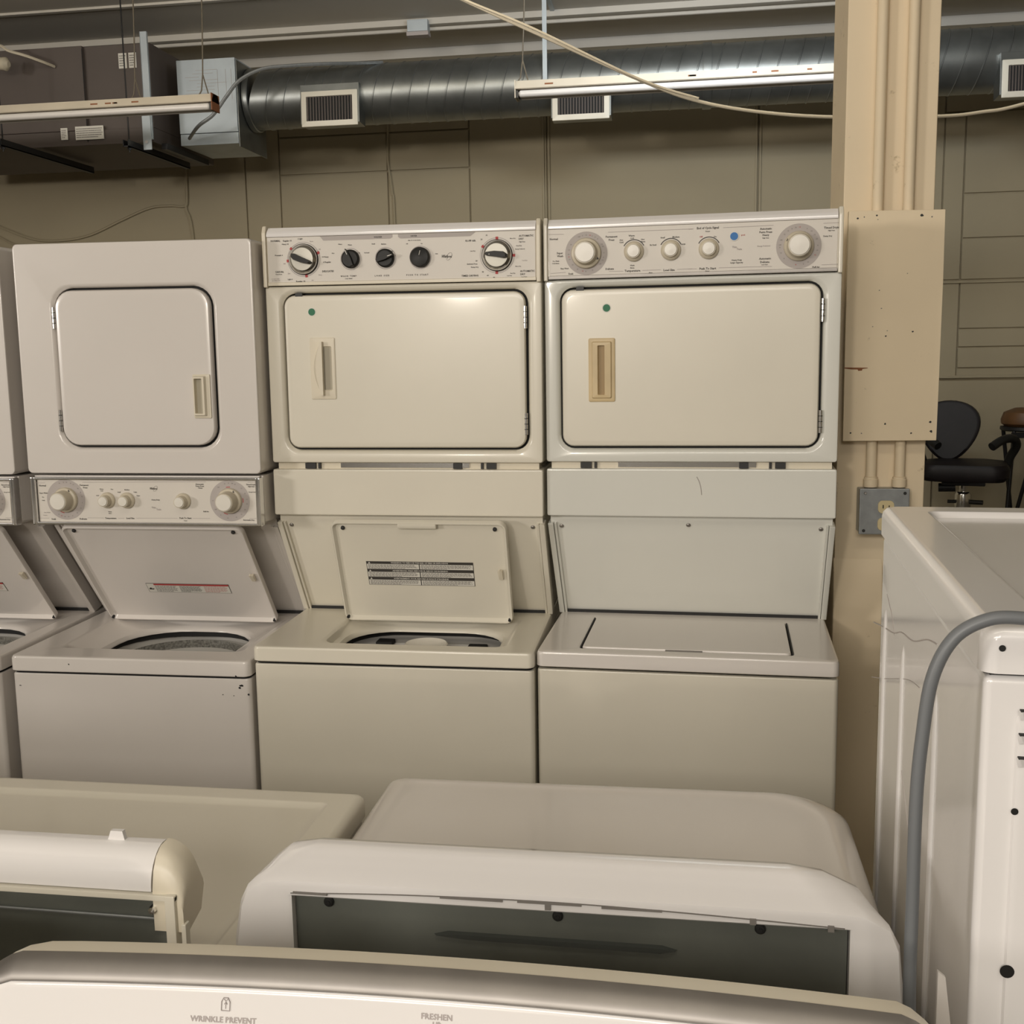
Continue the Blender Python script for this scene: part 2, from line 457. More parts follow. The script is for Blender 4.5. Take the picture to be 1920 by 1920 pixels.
def door_parts(root, cx, cz, w_, h, r, y, mname, flip, hinges):
    """dryer door slab with rolled edge"""
    b = mb(mname)
    L = [XZ(rr(cx, cz, w_, h, r), y + .018), XZ(rr(cx, cz, w_, h, r), y + .004), XZ(rr(cx, cz, w_ - .006, h - .006, r - .003), y), XZ(rr(cx, cz, w_ - .03, h - .03, r - .012), y - .002)]
    b.loft(L, False, True)
    d = b.build('dryer_door', root)
    for hx, z0, z1 in hinges:
        g = mb('chrome'); g.cyl((hx, y + .001, z0), (hx, y + .001, z1), .0042)
        for k in range(1, 4): zz = z0 + (z1 - z0) * k / 4; g.m('black'); g.cyl((hx, y + .001, zz - .0008), (hx, y + .001, zz + .0008), .0045)
        g.build('hinge', d)
    return d
def front_frame(root, name, W0, W1, Z0, Z1, cx, cz, w_, h, r, y0, y1, mname, rad=.006, gap=.006):
    """cabinet box whose front has a recessed opening for the door"""
    CX, CZ = (W0 + W1) / 2, (Z0 + Z1) / 2; W_, H_ = W1 - W0, Z1 - Z0
    b = mb(mname)
    ow, oh = w_ + 2 * gap, h + 2 * gap
    b.loft([XZ(rr(CX, CZ, W_, H_, rad), y1), XZ(rr(CX, CZ, W_, H_, rad), y0 + .005), XZ(rr(CX, CZ, W_ - .003, H_ - .003, rad), y0 + .0015), XZ(rr(CX, CZ, W_ - .010, H_ - .010, rad), y0),
            XZ(rr(cx, cz, ow + .022, oh + .022, r + .013), y0), XZ(rr(cx, cz, ow + .010, oh + .010, r + .007), y0 + .0025), XZ(rr(cx, cz, ow, oh, r + .004), y0 + .009), XZ(rr(cx, cz, ow, oh, r + .004), y0 + .026)], True, True)
    b.m('dark_gap')
    b.loft([XZ(rr(cx, cz, ow - .0005, oh - .0005, r + .004), y0 + .020), XZ(rr(cx, cz, ow - .02, oh - .02, r), y0 + .0201)], False, True)
    return b.build(name, root)
def dash_rows(b, x0, x1, z0, z1, rows, P, dens=.9, mname='print_mid', hh=.45):
    """lines of tiny print; P maps (x, z) on the sheet to a point"""
    b.m(mname)
    for k in range(rows):
        z = z1 - (k + .5) * (z1 - z0) / rows; t = (z1 - z0) / rows * hh / 2; x = x0
        end = x1 - (random.uniform(.1, .5) * (x1 - x0) if k == rows - 1 else 0)
        while x < end:
            l = random.uniform(.003, .009)
            if x + l > end: break
            b.quad(P(x, z - t), P(x + l, z - t), P(x + l, z + t), P(x, z + t)); x += l + .0016

def open_cabinet(b, W, y0, y1, z0, z1):
    cy, D = (y0 + y1) / 2, y1 - y0
    o = lambda d: rr(0, cy, W - 2 * d, D - 2 * d, .012)
    b.loft([XY(o(.003), z0), XY(o(0), z0 + .003), XY(o(0), z1 - .004), XY(o(.0015), z1 - .001), XY(o(.004), z1), XY(o(.012), z1), XY(o(.012), z0 + .02)], True, True)
def washer_top(root, mname, W, z0, z1, depth, rec, op, deck_drop=.022):
    """lid deck: outer slab -> recess -> opening. rec = (cx, cy, w, h), op = (cx, cy, w, h, radii)"""
    b = mb(mname); cy = depth / 2
    o = lambda d: rr(0, cy, W - 2 * d, depth - 2 * d, .016)
    R = rec; O = op
    L = [XY(o(.004), z0), XY(o(0), z0 + .003), XY(o(0), z1 - .008), XY(o(.0025), z1 - .0025), XY(o(.009), z1),
         XY(rr(R[0], R[1], R[2], R[3], .03), z1), XY(rr(R[0], R[1], R[2] - .02, R[3] - .02, .04), z1 - .004),
         XY(rr(O[0], O[1], O[2] + .035, O[3] + .03, tuple(q + .015 for q in O[4])), z1 - deck_drop),
         XY(rr(O[0], O[1], O[2] + .01, O[3] + .01, tuple(q + .004 for q in O[4])), z1 - deck_drop - .004),
         XY(rr(O[0], O[1], O[2], O[3], O[4]), z1 - deck_drop - .012), XY(rr(O[0], O[1], O[2], O[3], O[4]), z1 - deck_drop - .016)]
    b.loft(L, False, False)
    # underside closed by a skirt so nothing shows through the seam
    b.m('dark_gap'); b.loft([XY(o(.006), z0 - .004), XY(rr(O[0], O[1], O[2] + .02, O[3] + .02, O[4]), z1 - deck_drop - .017)], False, False)
    return b.build('washer_top', root)
def open_lid(root, mname, W, p0, p1, label_fn=None, handle=True, cx=0.0):
    """lid standing open, inner face to the room. p0=(y,z) hinge edge, p1=(y,z) free edge"""
    y0, z0 = p0; y1, z1 = p1; L = math.hypot(y1 - y0, z1 - z0)
    up = Vector((0, (y1 - y0) / L, (z1 - z0) / L)); nrm = Vector((0, -up.z, up.y))   # towards the viewer
    if nrm.y > 0: nrm = -nrm
    rt = Vector((1, 0, 0)); org = Vector((cx, y0, z0)) + up * L / 2
    def P(x, s_, d=0.0): return tuple(org + rt * x + up * s_ + nrm * d)
    b = mb(mname)
    def lp(w_, h, r, d): return [P(a, c, d) for a, c in rr(0, 0, w_, h, r)]
    b.loft([lp(W - .008, L - .008, .016, -.006), lp(W, L, .02, -.003), lp(W, L, .02, .008), lp(W - .004, L - .004, .018, .011), lp(W - .010, L - .010, .016, .011), lp(W - .014, L - .014, .014, .008), lp(W - .022, L - .022, .012, .001)], True, True)
    lid = b.build('washer_lid', root)
    c = mb('plastic_cream'); q = W / 2 - .022
    c.add([P(q - .006, -.015, .004), P(q + .004, -.015, .004), P(q + .004, .012, .006), P(q - .002, .018, .012), P(q - .008, .012, .006),
           P(q - .006, -.015, .010), P(q + .004, -.015, .010), P(q + .004, .012, .016), P(q - .002, .018, .018), P(q - .008, .012, .014)],
          [(0, 1, 2, 3, 4), (9, 8, 7, 6, 5), (0, 5, 6, 1), (1, 6, 7, 2), (2, 7, 8, 3), (3, 8, 9, 4), (4, 9, 5, 0)])
    c.build('lid_catch', lid)
    for sx in (-1, 1):
        s_ = mb('rubber'); o_ = Vector(P(sx * (W / 2 - .03), L / 2 - .022, .001)); s_.lathe([(.0055, 0), (.005, .004), (0, .006)], o_, nrm, 14); s_.build('rubber_bumper', lid)
        s_ = mb('black_steel'); o_ = Vector(P(sx * (W / 2 - .009), -L / 2 + .012, .006)); s_.lathe([(.004, 0), (.004, .007)], o_, nrm, 10); s_.build('hinge_pin', lid)
    if handle:
        h = mb(mname); h.M = Matrix((( rt.x, up.x, nrm.x, 0), (rt.y, up.y, nrm.y, 0), (rt.z, up.z, nrm.z, 0), (0, 0, 0, 1)))
        h.M.translation = org
        h.box(-.05, .05, L / 2 - .016, L / 2 - .002, -.004, .017, .004); h.M = None
        h.build('lid_grip', lid)
    if label_fn: label_fn(lid, P)
    return lid
def shroud(root, mname, X, top, bot, back, zt, fascia=None, screws=()):
    """sloping panel between washer deck and dryer, with side rails. top/bot = (y, z)"""
    b = mb(mname); x0, x1 = X
    b.prism([top, bot, (back, bot[1]), (back, zt), (top[0], zt)], x0 + .006, x1 - .006)
    p = b.build('sloping_panel', root)
    dy, dz = bot[0] - top[0], bot[1] - top[1]; L = math.hypot(dy, dz); n = (dz / L, -dy / L)   # outward
    for sx, xa, xb in ((-1, x0, x0 + .014), (1, x1 - .014, x1)):
        r = mb(mname)
        t2 = (top[0] + n[0] * .014, top[1] + n[1] * .014); b2 = (bot[0] + n[0] * .014, bot[1] + n[1] * .014)
        r.prism([t2, b2, (bot[0] + .03, bot[1]), (top[0] + .03, top[1])], xa, xb, .0025)
        xc = xb + .004 if sx < 0 else xa - .004
        r.prism([(t2[0] + .006, t2[1]), (b2[0] + .006, b2[1]), (bot[0] + .02, bot[1]), (top[0] + .02, top[1])], min(xc - .003, xc + .003), max(xc - .003, xc + .003), .001)
        r.build('side_rail', root)
    for sxp, f in screws:
        o_ = Vector((sxp, top[0] + dy * f, top[1] + dz * f)); nv = Vector((0, n[0], n[1]))
        k = mb('brushed'); k.lathe([(.0055, 0), (.0055, .002), (.004, .0035), (0, .004)], o_, nv, 14); k.build('screw', p)
    g = mb('dark_gap'); g.box(x0 + .01, x1 - .01, bot[0] - .006, bot[0] + .02, bot[1] - .012, bot[1] + .0012); g.build('seam', p)
    return p

def timer_knob_beige(b_root, x, z, y, R=.036, r=.0235, proud=.030, ang=150):
    b = mb('knob_beige'); b.lathe([(R, 0), (R, .004), (R - .002, .008), (r + .005, .010), (r + .0035, .013), (r + .003, proud - .004), (r + .001, proud)], (x, y, z))
    b.m('print_red'); a = math.radians(ang); cx, cz = x + (R - .005) * math.cos(a), z + (R - .005) * math.sin(a)
    b.m('print_dark'); b.add([(cx - .003, y - .0099, cz - .003), (cx + .003, y - .0099, cz - .002), (cx, y - .0099, cz + .004)], [(0, 1, 2)])
    k = b.build('timer_knob', b_root)
    c = mb('knob_white'); c.lathe([(r, proud - .003), (r, proud + .001), (r - .002, proud + .003), (0, proud + .0035)], (x, y, z)); c.build('knob_cap', k)
    return k
def small_knob_beige(b_root, x, z, y, R=.0235, r=.0150, proud=.018, name='selector_knob'):
    b = mb('knob_beige'); b.lathe([(R, 0), (R, .003), (R - .002, .006), (r + .002, .008), (r + .001, proud)], (x, y, z))
    k = b.build(name, b_root)
    c = mb('knob_white'); c.lathe([(r, proud - .004), (r, proud), (r - .0015, proud + .002), (0, proud + .0025)], (x, y, z)); c.build('knob_cap', k)
    return k
def dial_ring(b, x, z, R0, R1, y, mname='print_pale', ticks=None, red=()):
    b.m(mname); arc(b, x, z, R0, R1, 0, 360, y, 64)
    if ticks:
        for a in ticks:
            b.m('print_red' if a in red else 'print_mid')
            rr_ = (R0 + R1) / 2 + .002; q = math.radians(a)
            b.text(random.choice(('10', '12', '14', '6', '8', 'Off', '20')), (x + rr_ * math.cos(q), y - .0002, z + rr_ * math.sin(q)), .0028)
        for a in red: b.m('print_red'); arc(b, x, z, R0 + .001, R0 + .0028, a - 9, a + 9, y - .0002, 6)

def dot_sticker(parent, x, y, z, col, R=.0085):
    b = mb('sticker_white'); b.lathe([(R * 1.22, 0), (R * 1.22, .0004)], (x, y, z), n=28)
    b.m(col); b.lathe([(R, .0004), (R, .0008)], (x, y, z), n=28); return b.build('dot_sticker', parent)

# ------------------------------------------------------------------ the two wide stacked laundry centres
def wide_centre(x, y, rz, ry, style, label):
    root = empty('stacked_laundry_center', (x, y, 0), rz, ry, label, 'laundry center', 'stacked laundry centers in the wall row')
    R = style == 'right'
    em = 'enamel_cool' if R else 'enamel_cream'; em2 = 'enamel_cream'
    ec = 'enamel_cool' if R else 'enamel_cream'
    # washer cabinet with toe kick
    b = mb(em if not R else 'enamel_cream'); open_cabinet(b, .686, .006, .70, .06, .877)
    b.m('dark_gap'); b.box(-.33, .33, .05, .68, .012, .06)
    b.build('washer_cabinet', root)
    for sx in (-1, 1):
        for yy in (.06, .64):
            f = mb('rubber'); f.cyl((sx * .30, yy, 0), (sx * .30, yy, .062), .02); f.build('leveling_foot', root)
    te = 'enamel' if R else 'enamel_cream'
    if R:
        b = mb(te); z0, z1 = .883, .922
        o = lambda d: rr(0, .35, .688 - 2 * d, .70 - 2 * d, .016)
        lw, ll, lc = .492, .312, .196
        b.loft([XY(o(.004), z0), XY(o(0), z0 + .003), XY(o(0), z1 - .008), XY(o(.0025), z1 - .0025), XY(o(.009), z1), XY(rr(0, lc, lw + .012, ll + .012, .018), z1), XY(rr(0, lc, lw, ll, .014), z1 - .003), XY(rr(0, lc, lw, ll, .014), z1 - .02)], True, True)
        b.build('washer_top', root)
        b = mb(te); b.loft([XY(rr(0, lc, lw - .010, ll - .007, .012), z1 - .018), XY(rr(0, lc, lw - .010, ll - .007, .012), z1 - .001), XY(rr(0, lc, lw - .014, ll - .011, .012), z1 + .002), XY(rr(0, lc, lw - .05, ll - .05, .012), z1 + .003)], False, True)
        lid = b.build('washer_lid', root)
        b = mb('print_mid'); b.box(-.045, .04, lc - ll / 2 - .003, lc - ll / 2 + .004, z1 - .004, z1 + .0012); b.build('finger_slot', lid)
        for sx in (-1, 1): g = mb('dark_gap'); g.box(sx * (lw / 2 - .0015) - .0016, sx * (lw / 2 - .0015) + .0016, lc - ll / 2 + .012, lc + ll / 2 - .012, z1 - .012, z1 + .0005); g.build('lid_gap', lid)
    else:
        washer_top(root, te, .688, .883, .922, .70, (.04, .20, .47, .31), (.036, .185, .40, .25, (.05, .05, .115, .115)))
        b = mb('tub_grey'); b.lathe([(.18, .0), (.19, -.34), (.03, -.36)], (.036, .22, .80), (0, 0, 1), 56, caps=False)
        b.build('wash_tub', root)
        b = mb('dark_gap'); b.loft([XY(rr(.036, .20, .42, .32, .12), .884), XY(rr(.036, .20, .42, .32, .12), .862)], False, False)
        b.m('tub_plastic'); b.loft([XY(rr(.036, .20, .425, .325, .12), .862), XY(rr(.036, .20, .41, .31, .12), .855), XY(rr(.036, .20, .36, .25, .10), .850), XY(rr(.036, .20, .34, .23, .10), .835), XY(rr(.036, .20, .33, .22, .10), .79)], False, False)
        b.m('dark_gap'); b.box(-.115, -.07, .285, .325, .850, .862, .003); b.box(.135, .185, .27, .30, .850, .860, .003)
        b.build('tub_ring', root)
        b = mb('tub_plastic'); b.lathe([(.075, -.34), (.05, -.2), (.042, -.06), (.046, -.012), (.052, 0), (.046, .004), (.036, -.012), (0, -.014)], (.045, .185, .882), (0, 0, 1), 40)
        b.m('knob_white'); b.lathe([(.046, 0), (.055, .006), (.052, .010), (.040, .004), (0, .002)], (.045, .185, .880), (0, 0, 1), 40)
        b.build('agitator', root)
        def lab(lid, P):
            b = mb('print_dark'); x0, x1, s0, s1 = -.130, .150, -.042, .030
            dx = -.018
            Q = lambda X, S: P(X + dx, S, .0016); Q2 = lambda X, S: P(X + dx, S, .0020); Q3 = lambda X, S: P(X + dx, S, .0024)
            b.quad(Q(x0, s0), Q(x1, s0), Q(x1, s1), Q(x0, s1)); H = s1 - s0
            rt = Vector(P(1, 0)) - Vector(P(0, 0)); up = (Vector(P(0, 1)) - Vector(P(0, 0)))
            heads = ('WARNING: TO REDUCE THE RISK OF FIRE OR EXPLOSION', 'ADVERTENCIA: PARA REDUCIR EL RIESGO DE INCENDIO', 'AVERTISSEMENT: POUR REDUIRE LE RISQUE D\'INCENDIE')
            for k in range(3):
                t = s1 - k * H / 3; hz = .0078
                b.m('sticker_white'); b.text(heads[k], Q2((x0 + x1) / 2, t - hz / 2), .0038, rt, up)
                b.add([Q2(x0 + .005, t - .0065), Q2(x0 + .011, t - .0065), Q2(x0 + .008, t - .0012)], [(0, 1, 2)])
                for xa, xb in ((x0 + .0015, .008), (.0105, x1 - .0015)):
                    b.m('sticker_white'); b.quad(Q2(xa, t - H / 3 + .0012), Q2(xb, t - H / 3 + .0012), Q2(xb, t - hz), Q2(xa, t - hz))
                    dash_rows(b, xa + .003, xb - .004, t - H / 3 + .002, t - hz - .001, 5, Q3, hh=.5)
            b.build('warning_label', lid)
        open_lid(root, te, .45, (.297, .922), (.186, 1.204), lab, True, .030)
    # fascia, shroud
    scr = [(-.315, .06), (.315, .06)] + ([(0.0, .035)] if R else [])
    shroud(root, em, (-.347, .347), (.225, 1.199), (.405, .928), .70, 1.213, screws=scr)
    b = mb(ec); b.box(-.346, .346, .198, .70, 1.213, 1.331, .005); b.build('upper_fascia', root)
    b = mb('plastic_cream'); b.box(-.335, .335, .214, .69, 1.3305, 1.3465)
    b.m('chrome'); b.box(-.17, .16, .210, .2145, 1.334, 1.3455)
    b.m('black')
    for xa, xb in ((-.262, -.235), (-.228, -.222), (.12, .142), (.19, .196), (.204, .228)): b.box(xa, xb, .206, .2145, 1.332, 1.3455)
    b.build('seam_bracket', root)
    if R:
        b = mb('plastic_cream'); b.m('print_pale')
        b.tube([(.020, .1975, 1.312), (.026, .1973, 1.300), (.030, .1974, 1.285), (.032, .1976, 1.268)], .0011, 5, 4); b.build('rub_mark', root)
    # dryer
    cz, hh_ = (1.574, .376) if R else (1.574, .378)
    cx = -.002 if R else .004
    front_frame(root, 'dryer_cabinet', -.346, .346, 1.347, 1.786, cx, cz, .604, hh_, .03, .200, .70, ec)
    xh = .305 if R else .306
    d = door_parts(root, cx, cz, .604, hh_, .028, .197, em2 if not R else 'enamel_cream', False, [(xh, cz + .100, cz + .153), (xh, cz - .157, cz - .104)])
    k = mb('black'); k.box(-.268, -.250, .1975, .215, 1.757, 1.7685); k.build('door_catch', root)
    # pull
    hx, hz = (-.207, 1.570) if R else (-.202, 1.583)
    pm = 'plastic_yellowed' if R else 'plastic_cream'
    b = mb(pm); y = .196; w_, h_ = .064, .152
    Ls = [XZ(rr(hx, hz, w_, h_, .004), y), XZ(rr(hx, hz, w_, h_, .004), y - .003), XZ(rr(hx, hz, w_ - .004, h_ - .004, .003), y - .0045)]
    if R:
        Ls += [XZ(rr(hx, hz, w_ - .016, h_ - .016, .003), y - .0045), XZ(rr(hx, hz, w_ - .020, h_ - .020, .003), y - .009), XZ(rr(hx - .001, hz, .017, .118, .002), y - .010), XZ(rr(hx + .001, hz, .015, .116, .002), y - .0015)]
        b.loft(Ls, False, False)
        b.m('pull_shade_tan'); b.loft([XZ(rr(hx + .001, hz, .0155, .1165, .002), y - .0018), XZ(rr(hx + .001, hz, .015, .116, .002), y - .0017)], True, False)
    else:
        Ls += [XZ(rr(hx + .012, hz, .024, .110, .004), y - .0045), XZ(rr(hx + .012, hz, .020, .104, .002), y - .0015)]
        b.loft(Ls, False, False)
        b.m('pull_shade_grey'); b.loft([XZ(rr(hx + .012, hz, .0205, .1045, .002), y - .0018), XZ(rr(hx + .012, hz, .020, .104, .002), y - .0017)], True, False); b.m(pm)
        b.loft([[(hx - .002 - (.020 * math.sin(PI * i / 14)) * q, y - .0045 - dd, hz - .066 + .132 * i / 14) for i in range(15)] + [(hx + .003, y - .0045 - dd, hz + .066 - .132 * i / 14) for i in range(15)] for q, dd in ((1, 0), (.95, .006), (.6, .013))], False, True)
    b.build('door_pull', d)
    dot_sticker(d, *((-.195, .195, 1.717) if R else (-.226, .195, 1.722)), 'sticker_green', .0088)
    # console
    c = empty_part = mb('plastic_cream' if not R else 'enamel_cream')
    c.prism([(.196, 1.789), (.196, 1.906), (.210, 1.9275), (.33, 1.9275), (.33, 1.789)], -.344, .344, .0015)
    con = c.build('control_console', root)
    b = mb('panel_face'); b.box(-.333, .333, .1925, .1965, 1.795, 1.904, .001); b.build('control_panel', con)
    for sx in (-1, 1):
        e = mb('plastic_cream' if not R else 'enamel_cream'); xa, xb = sorted((sx * .335, sx * .3455)); e.prism([(.188, 1.783), (.188, 1.915), (.196, 1.932), (.33, 1.932), (.33, 1.783)], xa, xb, .003); e.build('end_cap', con)
    b = mb('brushed' if R else 'plastic_cream'); b.box(-.334, .334, .1905, .197, 1.787, 1.795, .001)
    b.m('enamel_white'); b.prism([(.1905, 1.9045), (.1905, 1.9125), (.1945, 1.9185), (.206, 1.9285), (.212, 1.926), (.200, 1.9045)], -.334, .334, .0015); b.build('trim_strip', con)
    yf = .1921
    if R:
        b = mb('print_pale'); dial_ring(b, -.2425, 1.846, .030, .0505, yf, ticks=(78, 90, 102, 114, 150, 168, 182, 190, 198, 218, 240, 258, 268, 290, 322, 336, 345, 0, 20, 28, 60, 50, 70), red=(78, 190, 258))
        b.build('dial_print', con); b = mb('print_pale'); dial_ring(b, .2475, 1.846, .030, .0505, yf, ticks=(88, 100, 112, 125, 140, 160, 175, 183, 200, 220, 262, 285, 300, 330, 345, 0, 20, 35, 50, 65), red=(88, 177, 262, 330))
        b.build('dial_print', con)
        for x_ in (-.1295, -.043, .0445): b = mb('print_dark'); arc(b, x_, 1.847, .0255, .0275, 28, 152, yf - .0003); b.build('dial_print', con)
        timer_knob_beige(con, -.2425, 1.846, yf, ang=-25); timer_knob_beige(con, .2475, 1.846, yf, .034, ang=152)
        for x_ in (-.1295, -.043): small_knob_beige(con, x_, 1.8465, yf)
        small_knob_beige(con, .0445, 1.8465, yf, name='start_knob')
        lettering('panel_lettering', TEXT_RIGHT, LINES_RIGHT, yf - .0006, con)
        dot_sticker(con, .102, yf - .0006, 1.873, 'sticker_blue', .0090)
    else:
        b = mb('print_pale')
        b.poly_y([(-.1975, 1.9035), (-.189, 1.8932), (-.021, 1.8937), (-.0155, 1.897), (-.0155, 1.9035)], yf - .0002, yf)
        b.poly_y([(-.0015, 1.9035), (-.0015, 1.897), (.004, 1.8932), (.176, 1.8942), (.189, 1.9035)], yf - .0002, yf)
        b.build('heading_bar', con)
        for x_, z_, reds in ((-.2405, 1.8495, (22, 140, 184, 278)), (.2405, 1.8475, (90, 148, -1, 268))):
            b = mb('print_pale'); arc(b, x_, z_, .0405, .0420, 0, 360, yf, 64)
            for a in reds:
                q = math.radians(a); X_, Z_ = x_ + .0405 * math.cos(q), z_ + .0405 * math.sin(q)
                u_ = Vector((math.cos(q), 0, math.sin(q))) * .0032; v_ = Vector((-math.sin(q), 0, math.cos(q))) * .0032; c_ = Vector((X_, yf - .0004, Z_))
                b.m('print_red'); b.quad(c_ - u_ - v_, c_ + u_ - v_, c_ + u_ + v_, c_ - u_ + v_)
            b.build('dial_print', con)
        for x_, R_0 in ((-.121, .0245), (-.034, .0245), (.0525, .0255)): b = mb('print_pale'); arc(b, x_, 1.8475, R_0, R_0 + .0018, 0, 360, yf, 48); b.build('dial_print', con)
        for x_, z_, ang in ((-.2405, 1.8495, -20), (.2405, 1.8475, 176)):
            b = mb('black_plastic'); b.lathe([(.0375, 0), (.0375, .004), (.036, .006)], (x_, yf, z_))
            k = b.build('timer_knob', con)
            b = mb('chrome'); b.lathe([(.0358, .006), (.0345, .010), (.028, .015), (.0278, .0125)], (x_, yf, z_), n=48, caps=False); b.build('chrome_ring', k)
            b = mb('silver_knob'); b.lathe([(.0277, .0135), (.0265, .014), (0, .0145)], (x_, yf, z_)); b.build('knob_face', k)
            q = math.radians(ang); U2 = Vector((math.cos(q), 0, math.sin(q))); V2 = Vector((-math.sin(q), 0, math.cos(q)))
            b = mb('black_plastic'); c0 = Vector((x_, yf, z_))
            out = [(-.028, .004), (-.020, .0065), (0, .0045), (.022, .003), (.0285, 0), (.024, -.0055), (.004, -.009), (-.018, -.0085), (-.027, -.003)]
            b.loft([[c0 + U2 * a * s_ + V2 * c2 * s_ - Vector((0, dd, 0)) for a, c2 in out] for s_, dd in ((1, .012), (.98, .024), (.85, .029))], False, True)
            if ang > 90: b.m('sticker_white'); b.quad(c0 + U2 * .014 + V2 * -.0008 - Vector((0, .0295, 0)), c0 + U2 * .024 + V2 * -.0008 - Vector((0, .027, 0)), c0 + U2 * .024 + V2 * .001 - Vector((0, .027, 0)), c0 + U2 * .014 + V2 * .001 - Vector((0, .0295, 0)))
            b.build('knob_grip', k)
        for x_, ang in ((-.121, 112), (-.034, 18)):
            b = mb('black_plastic'); b.lathe([(.0225, 0), (.0222, .007), (.0185, .010), (.016, .0095)], (x_, yf, 1.8475))
            k = b.build('selector_knob', con)
            b = mb('silver_knob'); b.lathe([(.0172, .008), (.015, .009), (0, .0095)], (x_, yf, 1.8475)); b.build('knob_face', k)
            q = math.radians(ang); U2 = Vector((math.cos(q), 0, math.sin(q))); V2 = Vector((-math.sin(q), 0, math.cos(q))); c0 = Vector((x_, yf, 1.8475))
            b = mb('black_plastic'); out = [(-.021, .004), (0, .0055), (.018, .0035), (.026, .0005), (.018, -.0035), (0, -.0055), (-.021, -.004)]
            b.loft([[c0 + U2 * a * s_ + V2 * c2 * s_ - Vector((0, dd, 0)) for a, c2 in out] for s_, dd in ((1, .008), (.97, .018), (.85, .021))], False, True)
            b.m('sticker_white'); b.quad(c0 + U2 * .010 - V2 * .0008 - Vector((0, .0215, 0)), c0 + U2 * .0215 - V2 * .0008 - Vector((0, .0215, 0)), c0 + U2 * .0215 + V2 * .0008 - Vector((0, .0215, 0)), c0 + U2 * .010 + V2 * .0008 - Vector((0, .0215, 0)))
            b.build('knob_grip', k)
        b = mb('black_plastic'); b.lathe([(.0243, 0), (.024, .010), (.021, .014), (.014, .012), (0, .011)], (.0525, yf, 1.8475))
        b.m('sticker_white'); b.M = None; b.quad((.0515, yf - .0135, 1.852), (.0527, yf - .0135, 1.852), (.0557, yf - .0148, 1.8625), (.0545, yf - .0148, 1.8625))
        b.build('start_knob', con)
        lettering('panel_lettering', TEXT_MIDDLE, LINES_MIDDLE, yf - .0005, con)
        b = mb('print_dark'); brand_script(b, .1175, 1.848, .0065, yf - .0005); b.build('brand_emblem', con)
    return root
U3 = wide_centre(.000, 2.4685, -.0373, 0, 'right', 'stacked laundry center with closed washer lid and yellowed door pull, beside the pillar')
U2 = wide_centre(-.6940, 2.4594, .0128, .0045, 'middle', 'stacked laundry center with black and chrome knobs and a raised lid with black warning label')

